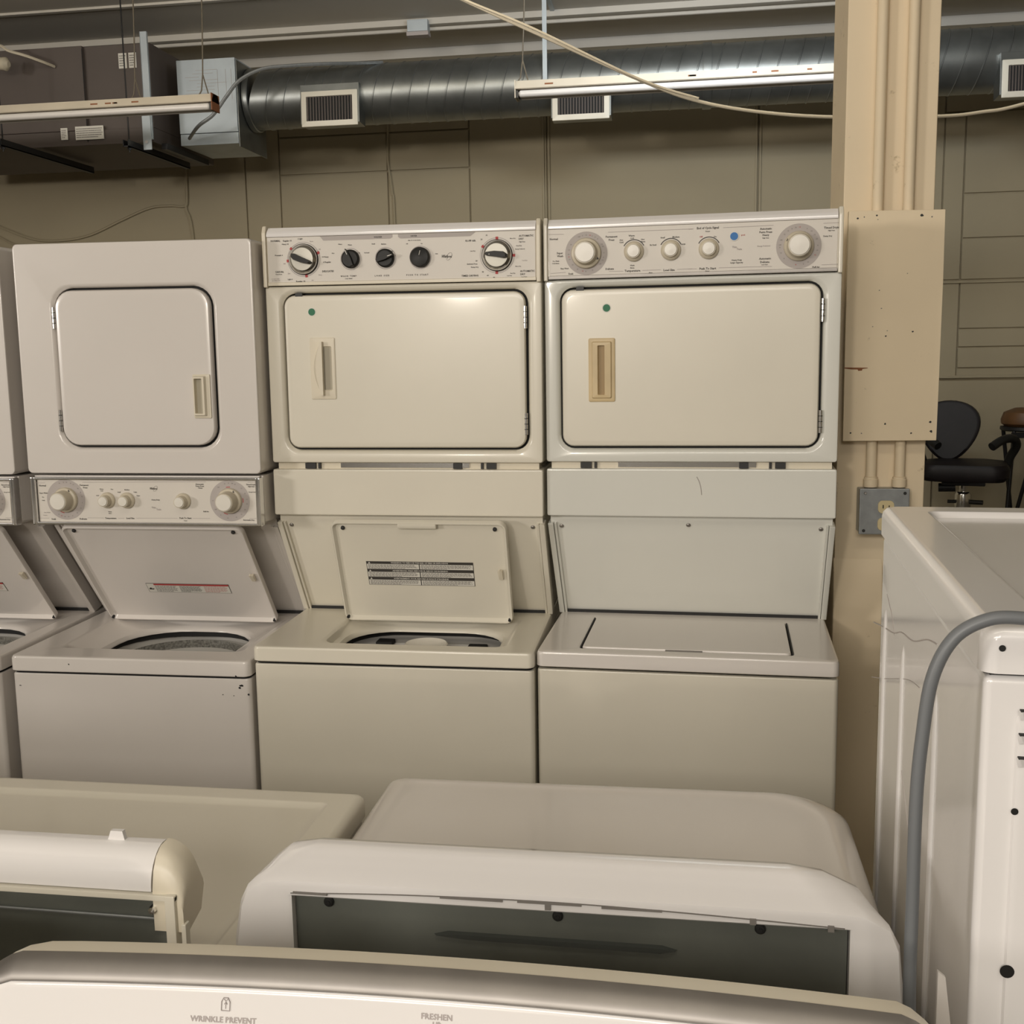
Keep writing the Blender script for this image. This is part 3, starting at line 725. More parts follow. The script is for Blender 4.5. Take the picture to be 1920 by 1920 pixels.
# ------------------------------------------------------------------ the narrow stacked laundry centres (console under the dryer)
def narrow_centre():
    root = empty('stacked_laundry_center', (-1.3616, 2.4497, 0), .0242, .0055,
                 'narrow stacked laundry center, console under its dryer, right next to the wider ones', 'laundry center', 'stacked laundry centers in the wall row')
    em = 'enamel'
    b = mb(em); open_cabinet(b, .624, .006, .70, .06, .839); b.m('dark_gap'); b.box(-.30, .30, .05, .68, .012, .06); b.build('washer_cabinet', root)
    chips = mb('black_steel')
    def chip(x, z, w_, h, y=.0055):
        pts = [(x + w_ * random.uniform(.55, 1) * math.cos(a), z + h * random.uniform(.5, 1) * math.sin(a)) for a in [i * PI / 4.5 for i in range(9)]]
        chips.poly_y(pts, y - .0004, y + .0003)
    for c in ((.288, .822, .007, .004), (.284, .816, .004, .0035), (.306, .800, .003, .003), (-.292, .806, .004, .0015), (.240, .798, .002, .0015), (.268, .796, .002, .001)): chip(*c)
    for c in ((-.155, .866, .0018, .002), (.278, .846, .003, .005)): chip(*c, y=-.0005)
    chips.build('paint_chips', root)
    for sx in (-1, 1):
        for yy in (.06, .64):
            f = mb('rubber'); f.cyl((sx * .27, yy, 0), (sx * .27, yy, .062), .02); f.build('leveling_foot', root)
    washer_top(root, em, .627, .844, .885, .70, (.015, .27, .50, .38), (.02, .262, .36, .31, (.04, .04, .15, .15)), .024)
    b = mb('tub_grey'); b.lathe([(.164, .0), (.166, -.12), (.16, -.30), (.05, -.31), (.04, -.1), (.02, -.08)], (.02, .262, .820), (0, 0, 1), 56, caps=False); b.build('wash_tub', root)
    b = mb('tub_plastic')
    n = 56
    b.m('dark_gap'); b.loft([XY(rr(.02, .262, .385, .335, .16), .850), XY(rr(.02, .262, .39, .34, .165), .828)], False, False)
    b.m('tub_plastic'); b.lathe([(.198, .828), (.196, .812), (.186, .806), (.176, .810), (.166, .806), (.163, .790), (.163, .77)], (.02, .262, 0), (0, 0, 1), n, caps=False)
    b.build('tub_ring', root)
    def lab(lid, P):
        b = mb('print_dark'); x0, x1, s0, s1 = -.095, .142, -.078, -.040
        Q = lambda X, S: P(X, S, .0016); Q2 = lambda X, S: P(X, S, .0020); Q3 = lambda X, S: P(X, S, .0024)
        b.quad(Q(x0, s0), Q(x1, s0), Q(x1, s1), Q(x0, s1)); e = .0012
        b.m('sticker_white'); b.quad(Q2(x0 + e, s0 + e), Q2(x1 - e, s0 + e), Q2(x1 - e, s1 - e), Q2(x0 + e, s1 - e))
        b.m('print_red'); b.quad(Q3(x0 + .022, s1 - .0075), Q3(x1 - e, s1 - .0075), Q3(x1 - e, s1 - e), Q3(x0 + .022, s1 - e))
        b.m('print_dark'); b.add([Q3(x0 + .004, s0 + .012), Q3(x0 + .017, s0 + .012), Q3(x0 + .019, s0 + .017), Q3(x0 + .013, s0 + .016), Q3(x0 + .010, s0 + .021), Q3(x0 + .005, s0 + .017)], [(0, 1, 2, 3, 4, 5)])
        dash_rows(b, x0 + .024, x0 + .088, s0 + .003, s1 - .009, 6, Q3); dash_rows(b, x0 + .094, x0 + .158, s0 + .003, s1 - .009, 7, Q3, mname='duct_metal'); dash_rows(b, x0 + .164, x1 - .004, s0 + .003, s1 - .009, 7, Q3, mname='print_red', hh=.3)
        b.build('warning_label', lid)
    open_lid(root, em, .494, (.408, .887), (.165, 1.192), lab, False, 0.0)
    shroud(root, em, (-.312, .312), (.255, 1.185), (.50, .892), .70, 1.33, screws=())
    front_frame(root, 'dryer_cabinet', -.308, .314, 1.328, 1.902, .0, 1.593, .404, .386, .045, .135, .66, em, rad=.012)
    d = door_parts(root, .0, 1.593, .404, .386, .045, .131, em, False, [(-.206, 1.693, 1.745), (-.206, 1.436, 1.490)])
    b = mb('plastic_cream'); hx, hz, y = .174, 1.522, .130
    b.loft([XZ(rr(hx, hz, .044, .108, .003), y), XZ(rr(hx, hz, .044, .108, .003), y - .004), XZ(rr(hx - .003, hz + .001, .032, .098, .002), y - .006), XZ(rr(hx - .004, hz + .001, .028, .094, .002), y - .014), XZ(rr(hx - .005, hz + .001, .020, .086, .002), y - .014), XZ(rr(hx - .005, hz + .001, .018, .084, .002), y - .0015)], False, False)
    b.m('pull_shade_grey'); b.loft([XZ(rr(hx - .005, hz + .001, .0185, .0845, .002), y - .0018), XZ(rr(hx - .005, hz + .001, .018, .084, .002), y - .0017)], True, False)
    b.build('door_pull', d)
    # console under the dryer
    b = mb('plastic_white'); b.box(-.298, .306, .145, .62, 1.198, 1.322, .003); con = b.build('control_console', root)
    b = mb('panel_face'); b.box(-.284, .300, .134, .146, 1.204, 1.312, .001); b.build('control_panel', con)
    b = mb('chrome'); b.box(-.298, .310, .128, .150, 1.312, 1.3195, .002); b.box(-.298, .310, .128, .150, 1.1965, 1.204, .002); b.box(-.300, -.286, .126, .152, 1.1965, 1.3195, .003); b.box(.300, .313, .126, .152, 1.1965, 1.3195, .003)
    b.build('chrome_trim', con)
    b = mb('enamel'); b.prism([(.155, 1.322), (.155, 1.205), (.27, 1.198), (.60, 1.198), (.60, 1.322)], .3065, .312, .001); b.build('side_bracket', root)
    yf = .1335
    b = mb('print_pale')
    dial_ring(b, -.208, 1.2610, .033, .052, yf, ticks=(70, 85, 95, 110, 60, 180, 190, 200, 240, 250, 262, 275, 290, 310, 330, 350, 10, 25, 40), red=(178, 250))
    b.build('dial_print', con); b = mb('print_pale'); dial_ring(b, .230, 1.2605, .033, .052, yf, ticks=(70, 80, 92, 105, 130, 180, 210, 235, 260, 290, 310, 330, 350, 5, 25, 45), red=(178, 2, 95, 250))
    b.build('dial_print', con)
    for x_ in (-.208, .230): timer_knob_beige(con, x_, 1.2605, yf, .0325, .021, .040, 60)
    for x_ in (-.095, -.042): small_knob_beige(con, x_, 1.2600, yf, .0205, .0125, .026)
    small_knob_beige(con, .107, 1.2590, yf, .0205, .0130, .026, 'start_knob')
    lettering('panel_lettering', TEXT_NARROW, LINES_NARROW, yf - .0005, con)
    b = mb('print_dark'); brand_script(b, .030, 1.2905, .0052, yf - .0005); b.build('brand_emblem', con)
    return root
U1 = narrow_centre()
U0 = copy_tree(U1); U0.location = (-1.3616 - .652, 2.4497 - .0155 - .006, 0); U0.rotation_euler = (0, .004, .0242)
U0['label'] = 'narrow stacked laundry center cut off by the left edge of the photo'

# ------------------------------------------------------------------ the setting
b = mb('floor_concrete'); b.box(-9, 7, -12, 9.2, -.1, 0); struct(b.build('floor'))
b = mb('ceiling_paint'); b.box(-9, 7, -12, 9.3, 4.0, 4.12)
for y in (7.40, 5.8, 4.2, 2.6): b.box(-9, 7, y - .02, y + .02, 3.985, 4.0)
struct(b.build('ceiling'))
b = mb('ceiling_paint'); b.box(-9, 7, 8.10, 8.18, 3.955, 4.0, .004); b.box(-9, 7, 8.86, 8.98, 3.93, 4.0, .004); struct(b.build('trim_1'))
# back wall: boards with open joints over a backing
b = mb('wall_paint'); b.box(-9, 7, 9.02, 9.2, 0, 4.0)
g = .011
def board(x0, x1, z0, z1): b.box(x0 + g / 2, x1 - g / 2, 9.0, 9.03, z0 + g / 2, z1 - g / 2, .003, 1)
xs = [-9, -6.2, -3.63, -3.33]
for i in range(len(xs) - 1): board(xs[i], xs[i + 1], 0, 4.0)
board(-3.33, -2.41, 0, 3.10); board(-3.33, -2.41, 3.10, 3.40); board(-3.33, -1.73, 3.40, 4.0)
board(-2.41, -1.73, 0, 3.10); board(-2.41, -1.73, 3.10, 3.40)
board(-1.73, -1.10, 0, 4.0); board(-1.10, .545, 0, 4.0); board(.545, 1.92, 0, 4.0)
board(1.92, 2.07, 2.11, 3.345); board(1.92, 2.07, 1.35, 2.11)
board(1.92, 7, 3.345, 4.0)
for z0, z1 in ((2.11, 2.42), (2.42, 2.75), (2.75, 3.345)): board(2.07, 7, z0, z1)
for z0, z1 in ((1.44, 1.60), (1.60, 1.74), (1.74, 2.11)): board(2.07, 7, z0, z1)
board(1.92, 7, 0, 1.35)
struct(b.build('wall_back'))
b = mb('wall_paint')
for x in (-1.13, -1.085, .53, .56): b.box(x - .008, x + .008, 8.985, 9.001, 0, 3.93, .003)
b.box(1.92, 7, 8.98, 9.001, 2.085, 2.10, .003); b.box(1.92, 7, 8.98, 9.001, 1.365, 1.385, .003)
struct(b.build('trim_2'))
b = mb('wall_paint'); b.box(-9.2, -9, -12, 9.2, 0, 4.0); struct(b.build('wall_left'))
b = mb('wall_paint'); b.box(7, 7.2, -12, 9.2, 0, 4.0); struct(b.build('wall_right'))

# pillar
b = mb('cream_paint')
b.prism([(2.985, 0), (2.985, 4.0), (3.25, 4.0), (3.25, 0)], .395, .618, .004)
b.prism([(2.965, 0), (2.965, .93), (2.975, 1.02), (2.985, 1.06), (3.2, 1.06), (3.2, 0)], .392, .52, .006)
pil = b.build('pillar'); struct(pil)
# conduits on the pillar
for i, (x, xt, lab) in enumerate(((.4795, .4765, 'thin cream painted conduit on the pillar, the one nearer the laundry machines'), (.551, .551, 'thin cream painted conduit on the pillar, the one nearer the grey chair'))):
    root = empty('conduit_pipe', (x, 2.966, 0), label=lab.replace('grey chair', 'dark salon chair'), cat='conduit', group='conduits on the pillar')
    b = mb('cream_paint'); b.tube([(0, -.001, 1.255), (0, 0, 1.39), (xt - x, 0, 1.9), (xt - x, 0, 3.99)], .0135, 14, 3); b.build('pipe', root)
    b = mb('cream_paint'); b.lathe([(.0175, 0), (.0185, .004), (.0185, .020), (.0165, .022), (.0165, .026), (.0135, .028)], (0, 0, 1.252), (0, 0, 1), 20); b.build('coupling', root)
    b.m('rust')
# junction box with outlet
root = empty('outlet_box', (.508, 2.985, 1.193), label='galvanised electrical box with ivory outlet at the lower end of the conduits', cat='outlet box')
b = mb('galvanised'); b.box(-.060, .060, -.062, 0, -.058, .057, .003); b.build('box_body', root)
b = mb('galvanised'); b.box(-.062, .062, -.066, -.060, -.060, .060, .0025)
b.m('black')
for sx, sz in ((-.050, -.050), (.050, .048)): b.lathe([(.0042, 0), (.0042, .0005)], (sx, -.0662, sz), n=12)
b.m('brushed'); b.lathe([(.004, 0), (.003, .002)], (-.048, -.066, .048), n=12)
b.build('cover_plate', root)
b = mb('outlet_ivory')
b.M = Matrix.Translation((.004, -.0002, -.009)) @ Matrix.Scale(1.12, 4, (1, 0, 0)) @ Matrix.Scale(1.12, 4, (0, 0, 1))
for sz in (.019, -.021):
    b.loft([XZ(rr(0, sz, .036, .030, .010), -.0655), XZ(rr(0, sz, .035, .029, .010), -.0685)], False, True)
b.m('black')
for sz in (.019, -.021):
    b.box(-.0078, -.0055, -.0695, -.068, sz - .003, sz + .005); b.box(.0055, .0078, -.0695, -.068, sz - .002, sz + .004); b.lathe([(.0024, 0), (.0024, .0008)], (0, -.0688, sz - .0085), n=10)
b.build('outlet', root)
# board
root = empty('mounting_board', (.517, 2.94, 1.375), label='cream painted plywood board with screw holes fixed to the pillar', cat='board')
b = mb('cream_board')
W2 = .1155
b.poly_y([(-.1155, 0), (.1145, .001), (.1155, .13), (.1165, .40), (.1155, .573), (-.115, .577), (-.1165, .30)], -.012, .0115, .0012)
b.build('board_panel', root)
b = mb('bare_wood'); b.poly_y([(-.117, .186), (-.100, .1835), (-.084, .183), (-.082, .1795), (-.073, .180), (-.072, .184), (-.058, .186), (-.060, .1872), (-.117, .1885)], -.0127, -.0115)
b.build('split', root)
for x, z, r in ((-.094, .558, .0028), (-.078, .561, .002), (-.048, .564, .003), (-.045, .554, .0016), (.060, .560, .0045), (.084, .556, .0022), (.048, .276, .003), (-.017, .266, .0025), (-.014, .279, .0016), (-.050, .29, .0016), (-.036, .38, .0018), (-.012, .044, .003), (-.097, .021, .003), (-.070, .020, .0022), (.052, .020, .003), (.098, .048, .0036), (.101, .024, .004), (-.03, .335, .0018), (.03, .42, .0015)):
    b = mb('black' if r > .0024 else 'print_mid')
    pts = [(x + r * random.uniform(.6, 1.15) * math.cos(a), z + r * random.uniform(.5, 1) * math.sin(a)) for a in [i * PI / 4 for i in range(8)]]
    b.poly_y(pts, -.0124, -.0118); b.build('screw_hole', root)
# wood spacers holding the board off the pillar face
b = mb('cream_paint'); b.box(-.10, -.075, .0115, .045, .10, .50); b.box(.075, .095, .0115, .045, .10, .50); b.build('spacer', root)

# ------------------------------------------------------------------ ceiling services
# spiral duct
root = empty('spiral_duct', (0, 7.86, 3.438), label='galvanised round spiral duct running along the back wall under the ceiling', cat='duct')
b = mb('duct_metal'); r = .202; prof = []
x = -3.025; prof.append((r - .01, x))
k = 0
while x < 6.6:
    prof += [(r, x + .002), (r, x + .118), (r + .0045, x + .121), (r + .0045, x + .126), (r, x + .129)]; x += .129
# seams lean, as on spiral duct: shear each ring along the pipe with height
n = 56; loops = []
for rad, t in prof:
    loops.append([(t + .055 * math.sin(2 * PI * i / n), rad * math.cos(2 * PI * i / n), rad * math.sin(2 * PI * i / n)) for i in range(n)])
b.loft(loops); b.build('duct_pipe', root)
b = mb('duct_metal'); b.lathe([(r + .014, 0), (r + .014, .035), (r + .008, .04)], (-3.085, 0, 0), (1, 0, 0), 48); b.build('collar', root); b = mb('duct_metal'); b.lathe([(r + .008, 0), (r + .010, .01), (r + .010, .05), (r + .008, .06)], (.10, 0, 0), (1, 0, 0), 48); b.build('collar', root)
b = mb('sheet_metal'); b.box(-.955, -.925, -.235, -.228, -.10, .555, .001); b.box(-.955, -.925, -.235, .235, .55, .562, .001); b.build('hanger_strap', root)
b = mb('sheet_metal'); b.box(2.8, 2.83, -.235, -.228, -.10, .555, .001); b.box(2.8, 2.83, -.235, .235, .55, .562, .001); b.build('hanger_strap', root)
# supply registers set into the duct
def register(x, w_, h, z, label):
    ox, oy, oz = x * .951, -.262, 1.614 + (z - 1.614) * .951 - 3.438
    b = mb('enamel_cream')
    b.loft([XZ(rr(0, 0, w_, h, .004), .015), XZ(rr(0, 0, w_, h, .004), .002), XZ(rr(0, 0, w_ - .006, h - .006, .004), 0), XZ(rr(0, 0, w_ - .07, h - .07, .003), -.003), XZ(rr(0, 0, w_ - .074, h - .074, .003), .012)], False, False)
    f = b.build('duct_register', root); f.location = (ox, oy, oz); f.rotation_euler = (-.05, 0, 0); f['label'] = label
    b = mb('duct_metal'); b.box(-w_ / 2 - .01, w_ / 2 + .01, .012, .16, -h / 2 + .02, h / 2 + .05, .003); b.build('take_off', f)
    b = mb('dark_gap'); b.box(-w_ / 2 + .03, w_ / 2 - .03, .0105, .0115, -h / 2 + .03, h / 2 - .03)
    b.m('duct_brown'); N = 16
    for i in range(N):
        xx = -w_ / 2 + .045 + (w_ - .09) * i / (N - 1); b.box(xx - .0035, xx + .0035, .001, .0105, -h / 2 + .036, h / 2 - .036)
    b.build('louver_blades', f)
register(-2.56, .40, .235, 3.392, 'white framed register nearest the silver transition box')
register(-.735, .38, .19, 3.325, 'white framed register half hidden behind the tube light')
register(2.24, .36, .23, 3.35, 'white framed register to the right of the pillar')

# plenum on the left
root = empty('air_handler', (-4.3, 7.9, 3.1), label='dark brown air handler cabinet hung below the ceiling', cat='air handler')
b = mb('duct_brown'); b.box(-1.6, .175, -.50, .50, .10, .66, .004); b.box(-1.6, .66, -.49, .50, 0, .10, .004)
b.box(.175, .66, -.47, .50, .10, .66, .004)
b.build('cabinet', root)
b = mb('dark_gap'); b.box(.173, .178, -.502, -.499, .02, .64); b.box(-.90, -.896, -.502, -.499, .10, .64); b.build('seam', root)
b = mb('sticker_white'); b.box(-1.435, -1.375, -.506, -.500, .54, .63); b.m('sticker_blue'); b.box(-1.43, -1.38, -.5075, -.506, .545, .565)
b.build('notice', root)
for x0, x1, z0, z1, yy in ((.43, .49, .50, .60, -.47), (.505, .56, .50, .60, -.47), (-.02, .03, .04, .12, -.50), (.09, .30, .035, .125, -.50)):
    b = mb('sticker_white'); b.box(x0, x1, yy - .008, yy - .001, z0, z1)
    P = lambda a, c, yy=yy: (a, yy - .0085, c); dash_rows(b, x0 + .006, x1 - .006, z0 + .01, z1 - .01, 5, P, mname='print_mid'); b.build('rating_label', root)
b = mb('black_steel'); b.lathe([(.03, 0), (.03, .05)], (-1.52, -.50, .56)); b.build('control_knob', root)
# hangers
for i, (x, y0, y1, lab) in enumerate(((-4.50, 6.93, 8.1, 'black steel support channel under the air handler, at the left edge of the photo'), (-3.72, 7.16, 8.1, 'black steel support channel under the air handler, nearer the silver transition box'))):
    root = empty('support_channel', (x, 0, 3.05), label=lab, cat='support channel', group='channels carrying the air handler')
    b = mb('black_steel'); b.box(-.02, .02, y0, y1, -.02, -.014); b.box(-.02, -.015, y0, y1, -.02, .025); b.box(.015, .02, y0, y1, -.02, .025)
    if i: b.box(.13, .17, 7.42, y1, .0, .04)
    b.build('channel', root)
    b = mb('black_steel'); b.cyl((0, y0 + .05, -.05), (0, y0 + .05, .94), .005, n=8); b.lathe([(.015, 0), (.015, .012)], (0, y0 + .05, -.034), (0, 0, 1), 6); b.build('threaded_rod', root)
root = empty('strut_bracket', (-3.595, 7.33, 3.1), label='pale grey vertical metal strut beside the silver transition box', cat='strut')
b = mb('sheet_metal'); b.box(-.055, -.005, -.02, .0, .0, .70, .002); b.box(-.055, -.05, -.02, .03, 0, .70, .001); b.build('strut', root)
b = mb('sheet_metal'); b.box(-.07, -.01, -.03, -.02, -.07, .20, .002); b.m('chrome'); b.lathe([(.012, 0), (.012, .01)], (-.04, -.03, -.02), n=6); b.build('foot_clip', root)
# transition box
root = empty('transition_box', (-3.33, 8.17, 3.10), label='silver square sheet metal duct box between the brown air handler and the round duct', cat='duct box')
b = mb('sheet_metal'); b.box(-.20, .23, -.58, -.04, .08, .575, .004); b.box(-.20, .23, -.575, -.05, .0, .078, .004); b.build('box_shell', root)
b = mb('duct_metal'); b.box(.231, .238, -.57, -.06, -.02, .56, .002); b.build('end_flange', root)
b = mb('print_grey')
for k in range(9): zz = .50 - k * .022; xa = random.uniform(-.15, -.05); b.box(xa, xa + random.uniform(.05, .22), -.5815, -.580, zz, zz + .002)
for xx in (.10, .16, .20): b.box(xx, xx + .002, -.5815, -.580, .30, .50)
b.build('marker_scribble', root)
# ceiling conduit run with its small box and cables
root = empty('ceiling_conduit', (0, 8.14, 3.93), label='painted conduit with a small junction box along the ceiling', cat='conduit')
b = mb('ceiling_paint'); b.tube([(-8.8, 0, .0), (-3, 0, .004), (0, 0, 0), (6.8, 0, .003)], .013, 8, 2); b.build('pipe', root)
b = mb('sheet_metal'); b.box(-1.98, -1.83, -.09, -.012, -.03, .05, .004); b.m('print_grey'); b.box(-1.985, -1.825, -.095, -.010, -.06, -.032, .003); b.build('box_cover', root)
b = mb('black_steel'); b.box(-.06, .10, -.04, .04, -.05, .0, .004); b.cyl((.04, -.03, -.08), (.04, -.03, -.04), .018)
o = b.build('camera_bracket'); o.location = (1.07, 7.4, 4.0); tag(o, 'small black bracket on the ceiling beside the pillar', 'bracket')

# tube lights (switched off)
def tube_light(x0, x1, y, z, label, rust_end, chains):
    root = empty('tube_light', ((x0 + x1) / 2, y, z), label=label, cat='tube light', group='unlit tube lights under the ceiling')
    L = (x1 - x0) / 2
    b = mb('lamp_housing')
    b.prism([(-.055, .0), (-.03, .045), (.03, .045), (.055, .0), (.05, -.004), (-.05, -.004)], -L, L, .002)
    b.m('rust')
    for k in range(7): q = random.uniform(-L, L - .1); b.box(q, q + random.uniform(.01, .05), -.0485, -.045, .014, .022)
    b.build('housing', root)
    for yy in (-.030, .030):
        b = mb('lamp_tube'); b.lathe([(.010, 0), (.019, .01), (.019, 2 * L - .05), (.010, 2 * L - .04)], (-L + .02, yy, -.026), (1, 0, 0), 20)
        b.build('lamp_tube', root)
    for sx in (-1, 1):
        b = mb('rust' if sx == rust_end else 'lamp_housing'); b.poly_y([(sx * L, .045), (sx * (L - .006), .045), (sx * (L - .006), -.05), (sx * L, -.05)], -.054, .054, .001)
        b.m('black'); b.box(*sorted((sx * (L - .02), sx * (L - .007))), -.048, .048, -.048, -.010); b.build('end_plate', root)
    for cx, top in chains:
        b = mb('cable_dark'); b.tube([(cx - .035 - (x0 + x1) / 2, -.0, .045), (cx - (x0 + x1) / 2, 0, .16), (cx - (x0 + x1) / 2 + .03, 0, top)], .004, 6, 3)
        b.tube([(cx + .03 - (x0 + x1) / 2, .0, .045), (cx - (x0 + x1) / 2, 0, .16)], .004, 6, 1); b.build('hanging_wire', root)
tube_light(-5.14, -2.70, 6.3, 3.08, 'unlit tube light with rusty end in front of the brown air handler', 1, ((-2.77, .90), (-3.19, .90)))
tube_light(-.94, 1.12, 6.3, 3.055, 'unlit tube light running from the middle of the ceiling to the pillar', 0, ((-.90, .93), (1.05, .93)))

# loose cables
b = mb('cable_white'); P_ = [(-.98, 4.5, 3.06), (-.873, 4.5, 2.996), (-.598, 4.5, 2.86), (-.182, 4.5, 2.658), (.044, 4.5, 2.567), (.307, 4.5, 2.511), (.605, 4.5, 2.48), (.944, 4.5, 2.468), (1.086, 4.5, 2.476), (1.236, 4.5, 2.498), (1.7, 4.5, 2.62), (2.6, 4.5, 3.1), (3.2, 4.5, 3.96)]
P_ = [(-2.3, 4.5, 3.96), (-1.6, 4.5, 3.46)] + P_
b.tube(P_, .0065, 8); b.tube([(x_, y_ - .012, z_ + .006 + .006 * math.sin(x_ * 9)) for x_, y_, z_ in P_[:7]], .0045, 6)
tag(b.build('sagging_cable'), 'white cable sagging across the room in front of the round duct', 'cable')
tb = [o for o in bpy.data.objects if o.name == 'transition_box'][0]
b = mb('galvanised'); b.M = Matrix.Translation((3.33, -8.17, -3.10))
b.tube([(-3.42, 7.50, 3.13), (-3.268, 7.32, 3.172), (-3.15, 7.3, 3.236), (-3.048, 7.3, 3.351), (-2.949, 7.3, 3.448), (-2.796, 7.32, 3.515), (-2.61, 7.38, 3.54), (-2.42, 7.50, 3.57), (-2.28, 7.64, 3.60), (-2.1, 7.80, 3.635)], .012, 8); b.M = None
b.build('flexible_conduit', tb)['label'] = 'grey flexible conduit curling over the duct'
b = mb('wall_paint'); b.tube([(-5.95, 8.985, 2.80), (-5.58, 8.985, 2.66), (-5.3, 8.985, 2.64), (-5.04, 8.985, 2.679), (-4.75, 8.985, 2.79), (-4.49, 8.985, 2.881), (-4.3, 8.985, 2.893), (-4.185, 8.985, 2.885), (-4.15, 8.985, 2.93), (-4.145, 8.985, 3.25)], .011, 6)
b.tube([(-4.15, 8.985, 3.7), (-4.145, 8.985, 3.258), (-4.165, 8.985, 2.89), (-4.11, 8.985, 2.5), (-4.1, 8.985, .4)], .010, 6)
b.tube([(-6.0, 8.985, 2.75), (-5.7, 8.985, 2.60), (-5.3, 8.985, 2.58)], .008, 6)
tag(b.build('wall_cable'), 'painted cable drooping across the back wall below the air handler', 'cable')
b = mb('wall_paint'); b.tube([(-2.40, 8.985, 3.6), (-2.395, 8.985, 3.43), (-2.401, 8.985, 3.184), (-2.374, 8.985, 2.931), (-2.361, 8.985, 2.634), (-2.36, 8.985, .4)], .010, 6)
tag(b.build('wall_cable'), 'painted cable running straight down the back wall above the middle laundry center', 'cable')
b = mb('cable_white'); b.tube([(-4.75, 7.2, 3.76), (-4.605, 7.2, 3.735), (-4.549, 7.2, 3.70), (-4.435, 7.22, 3.665), (-4.36, 7.3, 3.64), (-4.33, 7.39, 3.63)], .010, 6)
b.lathe([(.04, 0), (.045, .06), (.02, .08)], (-4.63, 7.2, 3.62), (1, 0, -.1), 16)
tag(b.build('wire_bundle'), 'white wiring bundle at the upper left beside the air handler', 'wiring')

# ------------------------------------------------------------------ salon chair and stool behind the pillar
root = empty('salon_chair', (1.93, 8.05, 0), -.25, label='dark brown salon chair with curled armrest and chrome stem behind the pillar', cat='chair')
b = mb('leather')
b.loft([XY(rr(0, 0, w_, d_, r_), z_) for w_, d_, r_, z_ in ((.40, .40, .08, .685), (.52, .50, .10, .692), (.58, .53, .11, .72), (.58, .53, .11, .775), (.54, .49, .10, .805), (.36, .34, .08, .818))], True, True); b.build('seat', root)
b = mb('leather')
def back_loop(y, s_):
    out = []
    for i in range(40):
        a = 2 * PI * i / 40; zz = math.sin(a); ww = .150 + .115 * (zz * .5 + .5) ** 1.2
        out.append((-.115 + ww * math.cos(a) * s_, y + .05 * zz + .03 * abs(math.cos(a)) * -1, 1.01 + .215 * zz * (1 - (1 - s_) * .6)))
    return out
b.loft([back_loop(.19, .85), back_loop(.20, .97), back_loop(.23, 1.0), back_loop(.262, .97), back_loop(.275, .85)], True, True); b.build('backrest', root)
for sx in (-1, 1):
    b = mb('black_plastic'); b.tube([(sx * .27, .10, .76), (sx * .29, .08, .84), (sx * .325, .04, .92), (sx * .305, -.02, .975), (sx * .24, -.10, .975), (sx * .17, -.17, .93)] , .030, 10); b.build('armrest', root)
b = mb('black_steel'); b.box(-.14, .14, -.14, .14, .655, .688, .006); b.cyl((-.16, -.1, .635), (-.05, -.1, .64), .03, n=10); b.build('swivel_plate', root)
b = mb('chrome'); b.cyl((0, 0, .12), (0, 0, .66), .026); b.lathe([(.05, 0), (.055, .02), (.055, .10), (.04, .12)], (0, 0, .48), (0, 0, 1)); b.build('gas_stem', root)
b = mb('black_plastic'); b.cyl((.03, -.02, .53), (.13, -.04, .53), .016); b.cyl((-.03, -.02, .53), (-.10, -.03, .53), .012); b.build('height_lever', root)
b = mb('chrome')
for k in range(5):
    a = 2 * PI * k / 5; b.tube([(0, 0, .13), (.16 * math.cos(a), .16 * math.sin(a), .11), (.30 * math.cos(a), .30 * math.sin(a), .055)], .018, 8, 3)
b.build('star_base', root)
for k in range(5):
    a = 2 * PI * k / 5; c = mb('rubber'); c.cyl((.30 * math.cos(a) - .015, .30 * math.sin(a), .028), (.30 * math.cos(a) + .015, .30 * math.sin(a), .028), .028); c.cyl((.30 * math.cos(a), .30 * math.sin(a), .03), (.30 * math.cos(a), .30 * math.sin(a), .065), .006, n=8); c.build('caster', root)
root = empty('folding_stool', (2.42, 8.35, 0), .1, label='black folding stool with a round brown seat at the right edge of the photo', cat='stool')
b = mb('brown_leather'); b.lathe([(.02, .0), (.15, 0), (.175, .02), (.178, .05), (.16, .10), (.09, .13), (0, .135)], (0, 0, 1.035), (0, 0, 1), 32); b.build('seat', root)
b = mb('black_steel'); b.lathe([(.17, 0), (.182, .01), (.18, .03), (.15, .034)], (0, 0, 1.003), (0, 0, 1), 32); b.box(-.16, .16, -.14, -.12, .96, 1.0, .004); b.build('seat_ring', root)
for sx, sy in ((-1, -1), (1, -1), (-1, 1), (1, 1)):
    b = mb('black_steel'); b.cyl((sx * .13, sy * .10, 1.005), (sx * -.05 if sy > 0 else sx * .22, sy * .22, 0), .014, n=10); b.build('leg', root)
root = empty('hair_dryer_stand', (2.86, 8.28, 0), .1, label='black object with a rounded top standing by the brown stool', cat='stand')
b = mb('black_plastic'); b.lathe([(.04, 0), (.14, .02), (.15, .10), (.11, .20), (0, .23)], (-.02, -.05, 1.0), (0, 0, 1), 28); b.build('hood', root)
b = mb('black_steel'); b.cyl((0, 0, .03), (0, 0, 1.01), .02); b.build('pole', root)
b = mb('black_steel'); b.lathe([(.18, 0), (.18, .02), (.03, .04)], (0, 0, 0), (0, 0, 1), 28); b.build('base', root)

